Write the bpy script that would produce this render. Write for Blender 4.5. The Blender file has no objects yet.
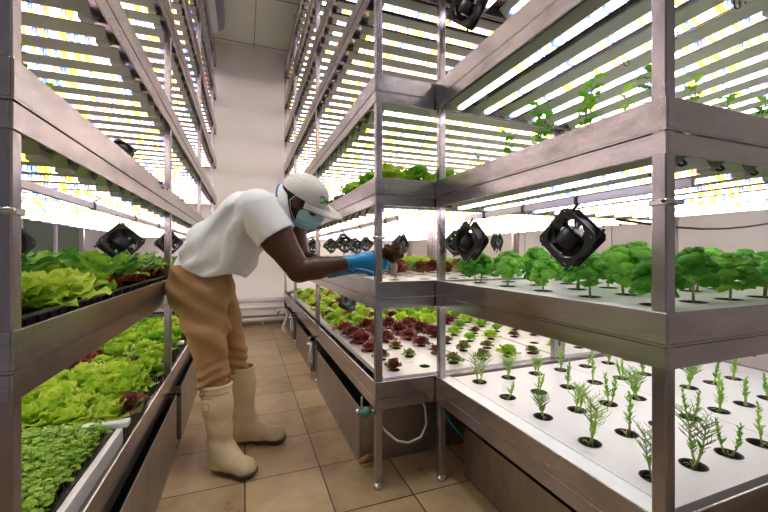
import bpy, math, random
import numpy as np
from mathutils import Vector, Matrix
random.seed(7)
D = bpy.data
COL = bpy.context.scene.collection
PI = math.pi

# ------------------------------------------------------------------ helpers
class MB:
    """collects shapes into one mesh"""
    def __init__(s): s.v=[]; s.f=[]; s.m=[]; s.sm=[]
    def add(s, vs, fs, mi=0, smooth=False):
        o=len(s.v); s.v.extend([tuple(p) for p in vs])
        for f in fs: s.f.append(tuple(i+o for i in f)); s.m.append(mi); s.sm.append(smooth)
    def box(s, x0,x1,y0,y1,z0,z1, mi=0, bev=0.0):
        if x1<x0:x0,x1=x1,x0
        if y1<y0:y0,y1=y1,y0
        if z1<z0:z0,z1=z1,z0
        b=min(bev,(x1-x0)*.45,(y1-y0)*.45,(z1-z0)*.45)
        if b<=0:
            vs=[(x,y,z) for z in (z0,z1) for y in (y0,y1) for x in (x0,x1)]
            s.add(vs,[(0,2,3,1),(4,5,7,6),(0,1,5,4),(2,6,7,3),(0,4,6,2),(1,3,7,5)],mi); return
        # chamfered box: three vertices per corner
        vs=[];idx={}
        for ix,x in enumerate((x0,x1)):
            for iy,y in enumerate((y0,y1)):
                for iz,z in enumerate((z0,z1)):
                    sx=b if ix==0 else -b; sy=b if iy==0 else -b; sz=b if iz==0 else -b
                    for a,p in enumerate(((x,y+sy,z+sz),(x+sx,y,z+sz),(x+sx,y+sy,z))):
                        idx[ix,iy,iz,a]=len(vs); vs.append(p)
        fs=[]
        def q(*k): fs.append(tuple(idx[i] for i in k))
        q((0,0,0,0),(0,0,1,0),(0,1,1,0),(0,1,0,0)); q((1,0,0,0),(1,1,0,0),(1,1,1,0),(1,0,1,0))
        q((0,0,0,1),(1,0,0,1),(1,0,1,1),(0,0,1,1)); q((0,1,0,1),(0,1,1,1),(1,1,1,1),(1,1,0,1))
        q((0,0,0,2),(0,1,0,2),(1,1,0,2),(1,0,0,2)); q((0,0,1,2),(1,0,1,2),(1,1,1,2),(0,1,1,2))
        for i in (0,1):
            for j in (0,1):
                q((0,i,j,1),(1,i,j,1),(1,i,j,2),(0,i,j,2))
                q((i,0,j,0),(i,1,j,0),(i,1,j,2),(i,0,j,2))
                q((i,j,0,0),(i,j,1,0),(i,j,1,1),(i,j,0,1))
        for i in (0,1):
            for j in (0,1):
                for k in (0,1): q((i,j,k,0),(i,j,k,1),(i,j,k,2))
        s.add(vs,fs,mi)
    def tube(s, pts, r, n=8, mi=0, cap=True):
        pts=[Vector(p) for p in pts]; rs=r if isinstance(r,(list,tuple)) else [r]*len(pts)
        o=[];up=None
        for i,p in enumerate(pts):
            d=(pts[min(i+1,len(pts)-1)]-pts[max(i-1,0)])
            d=d.normalized() if d.length>1e-9 else Vector((0,0,1))
            if up is None:
                up=Vector((0,0,1)) if abs(d.z)<.9 else Vector((1,0,0))
            a=d.cross(up); 
            if a.length<1e-6: a=d.cross(Vector((0,1,0)))
            a.normalize(); b=a.cross(d).normalized(); up=b
            for k in range(n):
                t=2*PI*k/n; o.append(p+a*(math.cos(t)*rs[i])+b*(math.sin(t)*rs[i]))
        fs=[]
        for i in range(len(pts)-1):
            for k in range(n): fs.append((i*n+k,i*n+(k+1)%n,(i+1)*n+(k+1)%n,(i+1)*n+k))
        if cap: fs.append(tuple(range(n))[::-1]); fs.append(tuple((len(pts)-1)*n+k for k in range(n)))
        s.add(o,fs,mi,True)
    def cyl(s,a,b,r,n=12,mi=0,r2=None): s.tube([a,b],[r,r if r2 is None else r2],n,mi)
    def lathe(s, c, prof, n=16, mi=0, axis='z'):
        vs=[]
        for (r,z) in prof:
            for k in range(n):
                t=2*PI*k/n; x,y=r*math.cos(t),r*math.sin(t)
                if axis=='z': vs.append((c[0]+x,c[1]+y,c[2]+z))
                elif axis=='x': vs.append((c[0]+z,c[1]+x,c[2]+y))
                else: vs.append((c[0]+x,c[1]+z,c[2]+y))
        fs=[]
        for i in range(len(prof)-1):
            for k in range(n): fs.append((i*n+k,i*n+(k+1)%n,(i+1)*n+(k+1)%n,(i+1)*n+k))
        s.add(vs,fs,mi,True)
    def mesh(s, name, mats):
        me=D.meshes.new(name); me.from_pydata(s.v,[],s.f)
        for m in (mats if isinstance(mats,(list,tuple)) else [mats]): me.materials.append(m)
        me.polygons.foreach_set('material_index',s.m); me.polygons.foreach_set('use_smooth',s.sm)
        me.update(); return me
    def build(s, name, mats, parent=None, **k):
        return mkobj(name, s.mesh(name,mats), parent, **k)

def mkobj(name, data, parent=None, loc=(0,0,0), rot=(0,0,0), scale=(1,1,1)):
    o=D.objects.new(name,data); COL.objects.link(o)
    if parent: o.parent=parent
    o.location=loc; o.rotation_euler=rot; o.scale=scale
    return o
def tag(o,label,cat,group=None,kind=None):
    o['label']=label; o['category']=cat
    if group: o['group']=group
    if kind: o['kind']=kind
    return o
def thing(name,label,cat,loc=(0,0,0),rot=(0,0,0),group=None):
    return tag(mkobj(name,None,None,loc,rot),label,cat,group)
def structure(o): o['kind']='structure'; return o
ORD=['first','second','third','fourth','fifth','sixth','seventh','eighth','ninth','tenth','eleventh','twelfth','thirteenth',
 'fourteenth','fifteenth','sixteenth','seventeenth','eighteenth','nineteenth','twentieth','twenty-first','twenty-second','twenty-third',
 'twenty-fourth','twenty-fifth','twenty-sixth','twenty-seventh','twenty-eighth','twenty-ninth','thirtieth','thirty-first','thirty-second',
 'thirty-third','thirty-fourth','thirty-fifth','thirty-sixth','thirty-seventh','thirty-eighth','thirty-ninth','fortieth']

F_=368.0; TH=math.atan(0.378); SN,CS=math.sin(TH),math.cos(TH); CH=1.1
def proj(x,y,z):
    zc=x*SN+y*CS
    return (384+F_*(x*CS-y*SN)/zc, 253-F_*(z-CH)/zc, zc)

# ------------------------------------------------------------------ materials
def nodes(name):
    m=D.materials.new(name); m.use_nodes=True; nt=m.node_tree
    b=nt.nodes['Principled BSDF']; return m,nt,b
def simple(name,col,rough=.5,metal=0.,spec=.5,sss=0,coat=0,bump=0,bscale=60,var=0,vscale=6,transm=0,ior=1.45):
    m,nt,b=nodes(name)
    b.inputs['Base Color'].default_value=(*col,1); b.inputs['Roughness'].default_value=rough
    b.inputs['Metallic'].default_value=metal; b.inputs['Specular IOR Level'].default_value=spec
    if coat: b.inputs['Coat Weight'].default_value=coat
    if transm: b.inputs['Transmission Weight'].default_value=transm
    b.inputs['IOR'].default_value=ior
    if bump or var:
        tc=nt.nodes.new('ShaderNodeTexCoord')
    if bump:
        n=nt.nodes.new('ShaderNodeTexNoise'); n.inputs['Scale'].default_value=bscale; n.inputs['Detail'].default_value=4
        nt.links.new(tc.outputs['Object'],n.inputs['Vector'])
        bp=nt.nodes.new('ShaderNodeBump'); bp.inputs['Strength'].default_value=bump; bp.inputs['Distance'].default_value=.01
        nt.links.new(n.outputs['Fac'],bp.inputs['Height']); nt.links.new(bp.outputs['Normal'],b.inputs['Normal'])
    if var:
        n=nt.nodes.new('ShaderNodeTexNoise'); n.inputs['Scale'].default_value=vscale; n.inputs['Detail'].default_value=5
        nt.links.new(tc.outputs['Object'],n.inputs['Vector'])
        r=nt.nodes.new('ShaderNodeValToRGB'); r.color_ramp.elements[0].position=.3; r.color_ramp.elements[1].position=.7
        r.color_ramp.elements[0].color=(*[c*(1-var) for c in col],1); r.color_ramp.elements[1].color=(*[min(1,c*(1+var)) for c in col],1)
        nt.links.new(n.outputs['Fac'],r.inputs['Fac']); nt.links.new(r.outputs['Color'],b.inputs['Base Color'])
    return m
def steel(name,col,rough=.32,stretch=(1,1,1)):
    m,nt,b=nodes(name)
    tc=nt.nodes.new('ShaderNodeTexCoord'); mp=nt.nodes.new('ShaderNodeMapping'); mp.inputs['Scale'].default_value=stretch
    nt.links.new(tc.outputs['Object'],mp.inputs['Vector'])
    n=nt.nodes.new('ShaderNodeTexNoise'); n.inputs['Scale'].default_value=5; n.inputs['Detail'].default_value=8; n.inputs['Roughness'].default_value=.65
    nt.links.new(mp.outputs['Vector'],n.inputs['Vector'])
    r=nt.nodes.new('ShaderNodeValToRGB'); r.color_ramp.elements[0].position=.3;r.color_ramp.elements[1].position=.72
    r.color_ramp.elements[0].color=(*[c*.72 for c in col],1); r.color_ramp.elements[1].color=(*[min(1,c*1.15) for c in col],1)
    nt.links.new(n.outputs['Fac'],r.inputs['Fac']); nt.links.new(r.outputs['Color'],b.inputs['Base Color'])
    mr=nt.nodes.new('ShaderNodeMapRange'); mr.inputs['To Min'].default_value=rough-.08; mr.inputs['To Max'].default_value=rough+.14
    nt.links.new(n.outputs['Fac'],mr.inputs['Value']); nt.links.new(mr.outputs['Result'],b.inputs['Roughness'])
    b.inputs['Metallic'].default_value=.92
    n2=nt.nodes.new('ShaderNodeTexNoise'); n2.inputs['Scale'].default_value=14; n2.inputs['Detail'].default_value=2
    nt.links.new(mp.outputs['Vector'],n2.inputs['Vector'])
    bp=nt.nodes.new('ShaderNodeBump'); bp.inputs['Strength'].default_value=.05; bp.inputs['Distance'].default_value=.01
    nt.links.new(n2.outputs['Fac'],bp.inputs['Height']); nt.links.new(bp.outputs['Normal'],b.inputs['Normal'])
    return m
def leafmat(name,c0,c1,edge=None,trans=.35,scale=22,rough=.45,fac=.5):
    """c0/c1 vary over each leaf and plant; edge = second pigment patches"""
    m,nt,b=nodes(name)
    tc=nt.nodes.new('ShaderNodeTexCoord'); oi=nt.nodes.new('ShaderNodeObjectInfo')
    n=nt.nodes.new('ShaderNodeTexNoise'); n.inputs['Scale'].default_value=scale; n.inputs['Detail'].default_value=3
    nt.links.new(tc.outputs['Object'],n.inputs['Vector'])
    ad=nt.nodes.new('ShaderNodeMath'); ad.operation='MULTIPLY_ADD'; ad.inputs[1].default_value=.45; ad.inputs[2].default_value=-.22
    nt.links.new(oi.outputs['Random'],ad.inputs[0])
    a2=nt.nodes.new('ShaderNodeMath'); a2.operation='ADD'; nt.links.new(n.outputs['Fac'],a2.inputs[0]); nt.links.new(ad.outputs[0],a2.inputs[1])
    r=nt.nodes.new('ShaderNodeValToRGB'); e=r.color_ramp.elements
    e[0].position=.32; e[0].color=(*c0,1); e[1].position=.68; e[1].color=(*c1,1)
    if edge:
        k=r.color_ramp.elements.new(fac); k.color=(*edge,1)
    nt.links.new(a2.outputs[0],r.inputs['Fac']); nt.links.new(r.outputs['Color'],b.inputs['Base Color'])
    b.inputs['Roughness'].default_value=rough; b.inputs['Specular IOR Level'].default_value=.35
    n2=nt.nodes.new('ShaderNodeTexNoise'); n2.inputs['Scale'].default_value=110; n2.inputs['Detail'].default_value=2; nt.links.new(tc.outputs['Object'],n2.inputs['Vector'])
    bp=nt.nodes.new('ShaderNodeBump'); bp.inputs['Strength'].default_value=.7; bp.inputs['Distance'].default_value=.006; nt.links.new(n2.outputs['Fac'],bp.inputs['Height']); nt.links.new(bp.outputs['Normal'],b.inputs['Normal'])
    tr=nt.nodes.new('ShaderNodeBsdfTranslucent'); nt.links.new(r.outputs['Color'],tr.inputs['Color'])
    mx=nt.nodes.new('ShaderNodeMixShader'); mx.inputs[0].default_value=trans
    nt.links.new(b.outputs[0],mx.inputs[1]); nt.links.new(tr.outputs[0],mx.inputs[2])
    nt.links.new(mx.outputs[0],nt.nodes['Material Output'].inputs['Surface'])
    return m
def ledmat(name,axis,strength,white=.4):
    m=D.materials.new(name); m.use_nodes=True; nt=m.node_tree; nt.nodes.clear()
    out=nt.nodes.new('ShaderNodeOutputMaterial'); em=nt.nodes.new('ShaderNodeEmission')
    g=nt.nodes.new('ShaderNodeNewGeometry'); sp=nt.nodes.new('ShaderNodeSeparateXYZ'); nt.links.new(g.outputs['Position'],sp.inputs[0])
    mu=nt.nodes.new('ShaderNodeMath'); mu.operation='MULTIPLY'; mu.inputs[1].default_value=105; nt.links.new(sp.outputs[axis],mu.inputs[0])
    fl=nt.nodes.new('ShaderNodeMath'); fl.operation='FLOOR'; nt.links.new(mu.outputs[0],fl.inputs[0])
    other='Y' if axis=='X' else 'X'
    m2=nt.nodes.new('ShaderNodeMath'); m2.operation='MULTIPLY'; m2.inputs[1].default_value=12; nt.links.new(sp.outputs[other],m2.inputs[0])
    f2=nt.nodes.new('ShaderNodeMath'); f2.operation='FLOOR'; nt.links.new(m2.outputs[0],f2.inputs[0])
    cb=nt.nodes.new('ShaderNodeCombineXYZ'); nt.links.new(fl.outputs[0],cb.inputs[0]); nt.links.new(f2.outputs[0],cb.inputs[1])
    wn=nt.nodes.new('ShaderNodeTexWhiteNoise'); wn.noise_dimensions='3D'; nt.links.new(cb.outputs[0],wn.inputs['Vector'])
    r=nt.nodes.new('ShaderNodeValToRGB'); r.color_ramp.interpolation='CONSTANT'; e=r.color_ramp.elements
    e[0].position=0; e[0].color=(.95,.92,1,1); e[1].position=white; e[1].color=(1,.72,.05,1)
    k=e.new(white+(1-white)*.45); k.color=(.09,.13,1,1); k=e.new(white+(1-white)*.72); k.color=(1,.17,.22,1)
    k=e.new(white+(1-white)*.88); k.color=(.75,1,.5,1)
    nt.links.new(wn.outputs['Value'],r.inputs['Fac'])
    fr=nt.nodes.new('ShaderNodeMath'); fr.operation='FRACT'; nt.links.new(mu.outputs[0],fr.inputs[0])
    gt=nt.nodes.new('ShaderNodeMath'); gt.operation='GREATER_THAN'; gt.inputs[1].default_value=.3; nt.links.new(fr.outputs[0],gt.inputs[0])
    ms=nt.nodes.new('ShaderNodeMath'); ms.operation='MULTIPLY_ADD'; ms.inputs[1].default_value=strength; ms.inputs[2].default_value=.3; nt.links.new(gt.outputs[0],ms.inputs[0])
    nt.links.new(r.outputs['Color'],em.inputs['Color']); nt.links.new(ms.outputs[0],em.inputs['Strength'])
    nt.links.new(em.outputs[0],out.inputs['Surface']); return m

M={}
LS=8.2
M['steel']=steel('brushed_stainless',(.47,.43,.435),.20,(1,1,3))
M['steel_post']=steel('post_stainless',(.44,.395,.42),.22,(3,3,.6))
M['steel_tank']=steel('tank_stainless',(.40,.35,.31),.42,(2,2,1))
M['steel_under']=steel('tray_underside',(.50,.52,.44),.45)
M['alu']=simple('light_housing_aluminium',(.40,.43,.36),.42,.55)
M['endcap']=simple('lamp_end_cap',(.55,.56,.52),.5)
M['led_x']=ledmat('led_chips_across','X',LS,.38)
M['led_y']=ledmat('led_chips_along','Y',LS,.66)
M['black']=simple('black_plastic',(.012,.012,.014),.35)
M['blackf']=simple('fan_plastic',(.016,.017,.02),.42,0,.5,bump=.1,bscale=200)
M['cable']=simple('cable_rubber',(.02,.02,.02),.5)
M['label']=simple('fan_label_blue',(.10,.42,.72),.4)
M['labelw']=simple('fan_label_white',(.8,.85,.88),.4)
M['raft']=simple('white_foam',(.80,.82,.82),.32,0,.5,bump=.06,bscale=8,var=.03,vscale=3)
M['hole']=simple('net_cup_black',(.02,.02,.02),.5)
M['soil']=simple('grow_medium',(.045,.03,.02),.9,bump=.8,bscale=120,var=.5,vscale=60)
M['hose']=simple('clear_hose',(.62,.62,.58),.25,0,.6)
M['bluehose']=simple('blue_hose',(.02,.22,.42),.35)
M['valve']=simple('teal_valve',(.10,.32,.28),.4)
M['chrome']=simple('valve_metal',(.7,.7,.7),.22,.95)
M['pipe']=simple('white_pipe',(.72,.70,.66),.4)
M['copper']=simple('rusty_fitting',(.35,.14,.07),.5,.3,var=.3,vscale=30)
M['acw']=simple('ac_white',(.78,.80,.82),.35)
M['acg']=simple('ac_grey',(.25,.27,.32),.4)
M['rail']=simple('lilac_alu_rail',(.55,.52,.58),.35,.7)
# plants
M['lime']=leafmat('lime_leaf',(.30,.55,.03),(.62,.80,.10),(.44,.68,.05),.38)
M['green']=leafmat('green_leaf',(.10,.36,.025),(.34,.62,.06),(.2,.5,.03),.48)
M['basil']=leafmat('basil_leaf',(.06,.34,.02),(.26,.66,.07),(.13,.48,.035),.34,rough=.5)
M['red']=leafmat('red_leaf',(.13,.028,.03),(.42,.11,.08),(.25,.05,.05),.25)
M['mix']=leafmat('bronze_leaf',(.18,.05,.035),(.26,.40,.07),(.18,.19,.05),.28)
M['chard']=leafmat('chard_leaf',(.05,.24,.03),(.32,.58,.06),(.14,.38,.04),.32,rough=.38)
M['herb']=leafmat('herb_leaf',(.14,.38,.04),(.46,.72,.12),(.28,.55,.06),.3)
M['stem']=simple('pale_stem',(.42,.50,.16),.5)
M['stemr']=simple('red_stem',(.55,.05,.05),.4)
M['root']=simple('pale_root',(.50,.36,.22),.7)
# ------------------------------------------------------------------ the room
RX0,RX1,RY0,RY1,RZ=-2.05,3.35,-1.6,6.0,4.25
def floor_mat():
    m,nt,b=nodes('floor_tiles')
    g=nt.nodes.new('ShaderNodeNewGeometry'); sp=nt.nodes.new('ShaderNodeSeparateXYZ'); nt.links.new(g.outputs['Position'],sp.inputs[0])
    def math_(op,a,bv=None,c=None):
        n=nt.nodes.new('ShaderNodeMath'); n.operation=op
        for i,v in enumerate((a,bv,c)):
            if v is None: continue
            if isinstance(v,(int,float)): n.inputs[i].default_value=v
            else: nt.links.new(v,n.inputs[i])
        return n.outputs[0]
    tx=math_('DIVIDE',sp.outputs['X'],.36); ty=math_('DIVIDE',math_('SUBTRACT',sp.outputs['Y'],.04),.37)
    fx=math_('FRACT',tx); fy=math_('FRACT',ty)
    dx=math_('MINIMUM',fx,math_('SUBTRACT',1.,fx)); dy=math_('MINIMUM',fy,math_('SUBTRACT',1.,fy))
    d=math_('MINIMUM',dx,dy); joint=math_('LESS_THAN',d,.009)
    cb=nt.nodes.new('ShaderNodeCombineXYZ'); nt.links.new(math_('FLOOR',tx),cb.inputs[0]); nt.links.new(math_('FLOOR',ty),cb.inputs[1])
    wn=nt.nodes.new('ShaderNodeTexWhiteNoise'); nt.links.new(cb.outputs[0],wn.inputs['Vector'])
    n=nt.nodes.new('ShaderNodeTexNoise'); n.inputs['Scale'].default_value=5; n.inputs['Detail'].default_value=7; n.inputs['Roughness'].default_value=.6
    nt.links.new(g.outputs['Position'],n.inputs['Vector'])
    v=math_('ADD',math_('MULTIPLY',wn.outputs['Value'],.22),math_('MULTIPLY',n.outputs['Fac'],.85))
    r=nt.nodes.new('ShaderNodeValToRGB'); e=r.color_ramp.elements
    e[0].position=.25; e[0].color=(.27,.18,.09,1); e[1].position=.75; e[1].color=(.60,.43,.25,1)
    nt.links.new(v,r.inputs['Fac'])
    mx=nt.nodes.new('ShaderNodeMix'); mx.data_type='RGBA'; nt.links.new(joint,mx.inputs[0]); nt.links.new(r.outputs['Color'],mx.inputs[6])
    mx.inputs[7].default_value=(.075,.045,.025,1); nt.links.new(mx.outputs[2],b.inputs['Base Color'])
    rr=math_('MULTIPLY_ADD',n.outputs['Fac'],.35,.16); nt.links.new(rr,b.inputs['Roughness'])
    bp=nt.nodes.new('ShaderNodeBump'); bp.inputs['Strength'].default_value=.5; bp.inputs['Distance'].default_value=.004
    nt.links.new(math_('SUBTRACT',math_('MULTIPLY',n.outputs['Fac'],.3),joint),bp.inputs['Height']); nt.links.new(bp.outputs['Normal'],b.inputs['Normal'])
    return m
M['wall']=simple('wall_paint',(.88,.85,.83),.6,bump=.05,bscale=3,var=.04,vscale=.8)
M['ceil']=simple('ceiling_panel',(.74,.80,.68),.6,var=.06,vscale=1.2)
M['glassg']=simple('green_glass',(.16,.24,.18),.12,0,.6,transm=.3)
M['frame']=simple('lilac_trim',(.74,.71,.73),.45)
M['joint']=simple('panel_joint',(.22,.24,.20),.8)
def slab(name,x0,x1,y0,y1,z0,z1,mat):
    m=MB(); m.box(x0,x1,y0,y1,z0,z1); return structure(m.build(name,mat))
slab('floor',RX0,RX1,RY0,RY1,-.1,0,floor_mat())
# ceiling with panel joints
m=MB(); m.box(RX0,RX1,RY0,RY1,RZ,RZ+.1)
for y in np.arange(-1.0,6,1.15): m.box(RX0,RX1,y-.006,y+.006,RZ-.004,RZ,1)
for x in (-1.2,-.42,.13,.75,1.6,2.6): m.box(x-.005,x+.005,RY0,RY1,RZ-.004,RZ,1)
structure(m.build('ceiling',[M['ceil'],M['joint']]))
m=MB(); m.box(RX0-.1,RX1+.1,RY1,RY1+.1,-.1,RZ+.1)
structure(m.build('wall_back',M['wall']))
m=MB(); m.box(RX1,RX1+.1,RY0,RY1,-.1,RZ+.1)
for y in np.arange(-1,6,1.19): m.box(RX1-.003,RX1,y,y+.006,0,RZ,1)
structure(m.build('wall_right',[M['wall'],M['joint']]))
slab('wall_left',RX0-.1,RX0,RY0,RY1,-.1,RZ+.1,M['wall'])
# glazed partition in the left wall
m=MB(); m.box(RX0,RX0+.03,4.55,5.95,.75,1.95); structure(m.build('window_1',M['glassg']))
m=MB()
for y in (4.5,5.2,5.93): m.box(RX0,RX0+.05,y,y+.05,.7,2.0)
m.box(RX0,RX0+.05,4.5,5.98,.7,.75); m.box(RX0,RX0+.05,4.5,5.98,1.95,2.0)
structure(m.build('trim_1',M['frame']))
# cable ducts along the foot of the back wall
m=MB(); m.box(-.42,.62,RY1-.05,RY1,.36,.415,0,.004); structure(m.build('trim_2',M['frame']))
m=MB(); m.box(-.42,.62,RY1-.035,RY1,.245,.275,0,.004); structure(m.build('trim_3',M['frame']))
m=MB(); m.box(RX0,RX1,RY1-.012,RY1,0,.14); structure(m.build('baseboard_back',simple('brown_base',(.30,.22,.15),.5)))
m=MB(); m.tube([(-.55,RY1-.14,.095),(.9,RY1-.14,.095)],.03,12)
for x in (-.3,.25): m.cyl((x,RY1-.14,.0),(x,RY1-.14,.075),.012,8)
tag(m.build('drain_pipe',M['pipe']),'white plastic pipe running along the floor before the back wall','pipe')

# air conditioner up under the ceiling
ac=thing('air_conditioner','white air conditioner with rounded grey front, high above the left rack','air conditioner',(-.42,4.70,3.98))
m=MB(); prof=[(-.16,.23),(-.16,0),(.03,0),(.10,.02),(.145,.06),(.165,.12),(.17,.23)]
def extr(m,prof,y0,y1,mi=0):
    n=len(prof); vs=[(p[0],y0,p[1]) for p in prof]+[(p[0],y1,p[1]) for p in prof]
    fs=[(i,(i+1)%n,n+(i+1)%n,n+i) for i in range(n)]+[tuple(range(n))[::-1],tuple(range(n,2*n))]
    m.add(vs,fs,mi)
extr(m,prof,-.6,.6); m.build('body',M['acw'],ac)
m=MB(); m.box(-.13,-.10,-.58,.58,-.006,.004); m.box(-.08,-.055,-.58,.58,-.006,.004); m.build('louvre',M['acg'],ac)
m=MB(); extr(m,[(.102,.014),(.152,.058),(.172,.12),(.176,.2),(.169,.2),(.164,.12),(.144,.062),(.098,.022)],-.57,.57); m.build('front_panel',M['acg'],ac)
m=MB(); m.box(-.04,.005,.40,.46,-.004,.004); m.build('badge',M['acg'],ac)
m=MB()
for y in (-.5,.5): m.box(-.1,.1,y-.02,y+.02,.22,.25)
m.build('hanger',M['chrome'],ac)

# ------------------------------------------------------------------ racks
LZ=[.50,.966,1.45,1.93,2.455,2.95,3.45,3.93]
LZL=[.435,.96]+LZ[2:]
PW=.0165
def post(par,x,y,top,w=PW,name='post'):
    m=MB(); m.box(x-w,x+w,y-w,y+w,.03,top,0,.003); o=m.build(name,M['steel_post'],par)
    f=MB(); f.lathe((x,y,0),[(0,0),(.02,0),(.024,.006),(.022,.02),(.012,.024),(.012,.05),(0,.05)],12); f.build('foot',M['chrome'],o)
    return o
def tray(par,x0,x1,y0,y1,z,h=.075,low=.05):
    t=.004; m=MB()
    m.box(x0,x1,y0,y1,z-h,z-h+t)
    b=.0012
    m.box(x0,x0+.006,y0,y1,z-h+t,z,0,b); m.box(x1-.006,x1,y0,y1,z-h+t,z,0,b)
    m.box(x0+.006,x1-.006,y0,y0+.006,z-h+t,z,0,b); m.box(x0+.006,x1-.006,y1-.006,y1,z-h+t,z,0,b)
    m.build('tray',[M['steel']],par)
    m=MB(); g=.003; i=.002
    zt=z-h-g; zb=zt-low
    m.box(x0+i,x0+.008,y0+i,y1-i,zb,zt,0,b); m.box(x1-.008,x1-i,y0+i,y1-i,zb,zt,0,b)
    m.box(x0+.008,x1-.008,y0+i,y0+.008,zb,zt,0,b); m.box(x0+.008,x1-.008,y1-.008,y1-i,zb,zt,0,b)
    m.build('frame_beam',M['steel'],par)
# light bar meshes (long axis X, centred): folded reflector with a strip of chips
def bar_mb(L,led=1,m=None,c=(0,0,0),along='X'):
    m=m or MB()
    n=MB(); e=L/2
    pr=[(-.046,.034),(-.046,.030),(-.020,.004),(.020,.004),(.046,.030),(.046,.034),(.016,.016),(-.016,.016)]
    vs=[(-e,p[0],p[1]) for p in pr]+[(e,p[0],p[1]) for p in pr]; k=len(pr)
    n.add(vs,[(i,(i+1)%k,k+(i+1)%k,k+i) for i in range(k)]+[tuple(range(k))[::-1],tuple(range(k,2*k))])
    for s in (-1,1):
        n.box(s*e,s*(e-.035),-.014,.014,-.008,.006,1,.002)
    for v in n.v:
        if along=='X': m.v.append((c[0]+v[0],c[1]+v[1],c[2]+v[2]))
        else: m.v.append((c[0]+v[1],c[1]+v[0],c[2]+v[2]))
    o=len(m.v)-len(n.v)
    for f,mi in zip(n.f,n.m):
        m.f.append(tuple(i+o for i in (f if along=='X' else f[::-1]))); m.m.append(mi); m.sm.append(False)
    return m
def strip_box(m,L,c,along,mi=0):
    e=L/2-.036; w=.0125
    if along=='X': m.box(c[0]-e,c[0]+e,c[1]-w,c[1]+w,c[2]-.006,c[2]+.004,mi)
    else: m.box(c[0]-w,c[0]+w,c[1]-e,c[1]+e,c[2]-.006,c[2]+.004,mi)
def add_bars(par,lst,L,along,ledm,limit=98):
    """lst: centres. the largest in view become parts, the rest one part"""
    def size(c):
        ends=[]
        for s in (-1,-.5,0,.5,1):
            x=c[0]+(s*L/2 if along=='X' else 0); y=c[1]+(s*L/2 if along=='Y' else 0)
            u,v,z=proj(x,y,c[2])
            if z>.2: ends.append((u,v,z))
        if not ends: return 0
        inn=[p for p in ends if -60<p[0]<830 and -40<p[1]<550]
        if not inn: return 0
        return len(inn)/min(p[2] for p in inn)
    lst=sorted(lst,key=lambda c:-size(c))
    hm=bar_mb(L,along=along).mesh('light_bar',[M['alu'],M['endcap']])
    m=MB(); strip_box(m,L,(0,0,0),along); sm=m.mesh('led_strip',ledm)
    m=MB()
    e=-L/2
    pts=[(e+.01,0,.004),(e-.006,.01,-.006),(e-.004,.03,.0),(e+.02,.05,.022),(e+.05,.09,.03)]
    if along=='Y': pts=[(p[1],p[0],p[2]) for p in pts]
    m.tube(pts,.0035,5); cm=m.mesh('cable',M['cable'])
    for c in lst[:limit]:
        b=mkobj('light_bar',hm,par,c); mkobj('led_strip',sm,b); mkobj('cable',cm,b)
    if lst[limit:]:
        m=MB()
        for c in lst[limit:]:
            bar_mb(L,m=m,c=c,along=along); strip_box(m,L,c,along,2)
        o=m.build('light_bar',[M['alu'],M['endcap'],ledm],par); o['kind']='stuff'

# left rack
LX0,LX1=-1.34,-.385
LY0,LY1=.847,5.88
rl=thing('growing_rack','long stainless growing rack left of the aisle, filled with chard and lettuce','rack',(0,0,0))
for i,z in enumerate(LZL): tray(rl,LX0,LX1,LY0,LY1,z)
for y in (.869,2.38,3.9,5.40):
    for x in (LX1-.022,LX0+.022): post(rl,x,y,4.05)
bars=[]
for z in LZL[1:]:
    y=LY0+.075
    while y<LY1-.05:
        bars.append(((LX0+LX1)/2,y,z-.135)); y+=.1365
add_bars(rl,bars,LX1-LX0-.075,'X',M['led_x'])
# right far rack (B)
BX0,BX1,BY0,BY1=.562,2.72,1.60,5.88
rb=thing('growing_rack','long stainless growing rack right of the aisle with red and lime lettuces','rack',(0,0,0))
for z in LZ: tray(rb,BX0,BX1,BY0,BY1,z)
for y in (1.622,3.15,4.65,5.84):
    for x in (BX0+.022,1.655,1.70,BX1-.022,BX1-.066): post(rb,x,y,4.05)
bars=[]
for z in LZ[1:]:
    y=BY0+.105
    while y<BY1-.05:
        bars.append(((BX0+BX1)/2,y,z-.135)); y+=.14
add_bars(rb,bars,BX1-BX0-.09,'X',M['led_x'])
# right near rack (A)
AX0,AX1,AY0,AY1=.872,2.50,.54,1.594
ra=thing('growing_rack','near right stainless rack with basil on its middle tray, herb seedlings below','rack',(0,0,0))
for z in LZ[:6]: tray(ra,AX0,AX1,AY0,AY1,z)
for y in (AY0+.019,AY1-.021):
    for x in (AX0+.019,AX1-.019): post(ra,x,y,3.0)
bars=[]
for z in LZ[1:6]:
    x=AX0+.095
    while x<AX1-.05:
        bars.append((x,(AY0+AY1)/2,z-.135)); x+=.15
add_bars(ra,bars,AY1-AY0-.075,'Y',M['led_y'])
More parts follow.
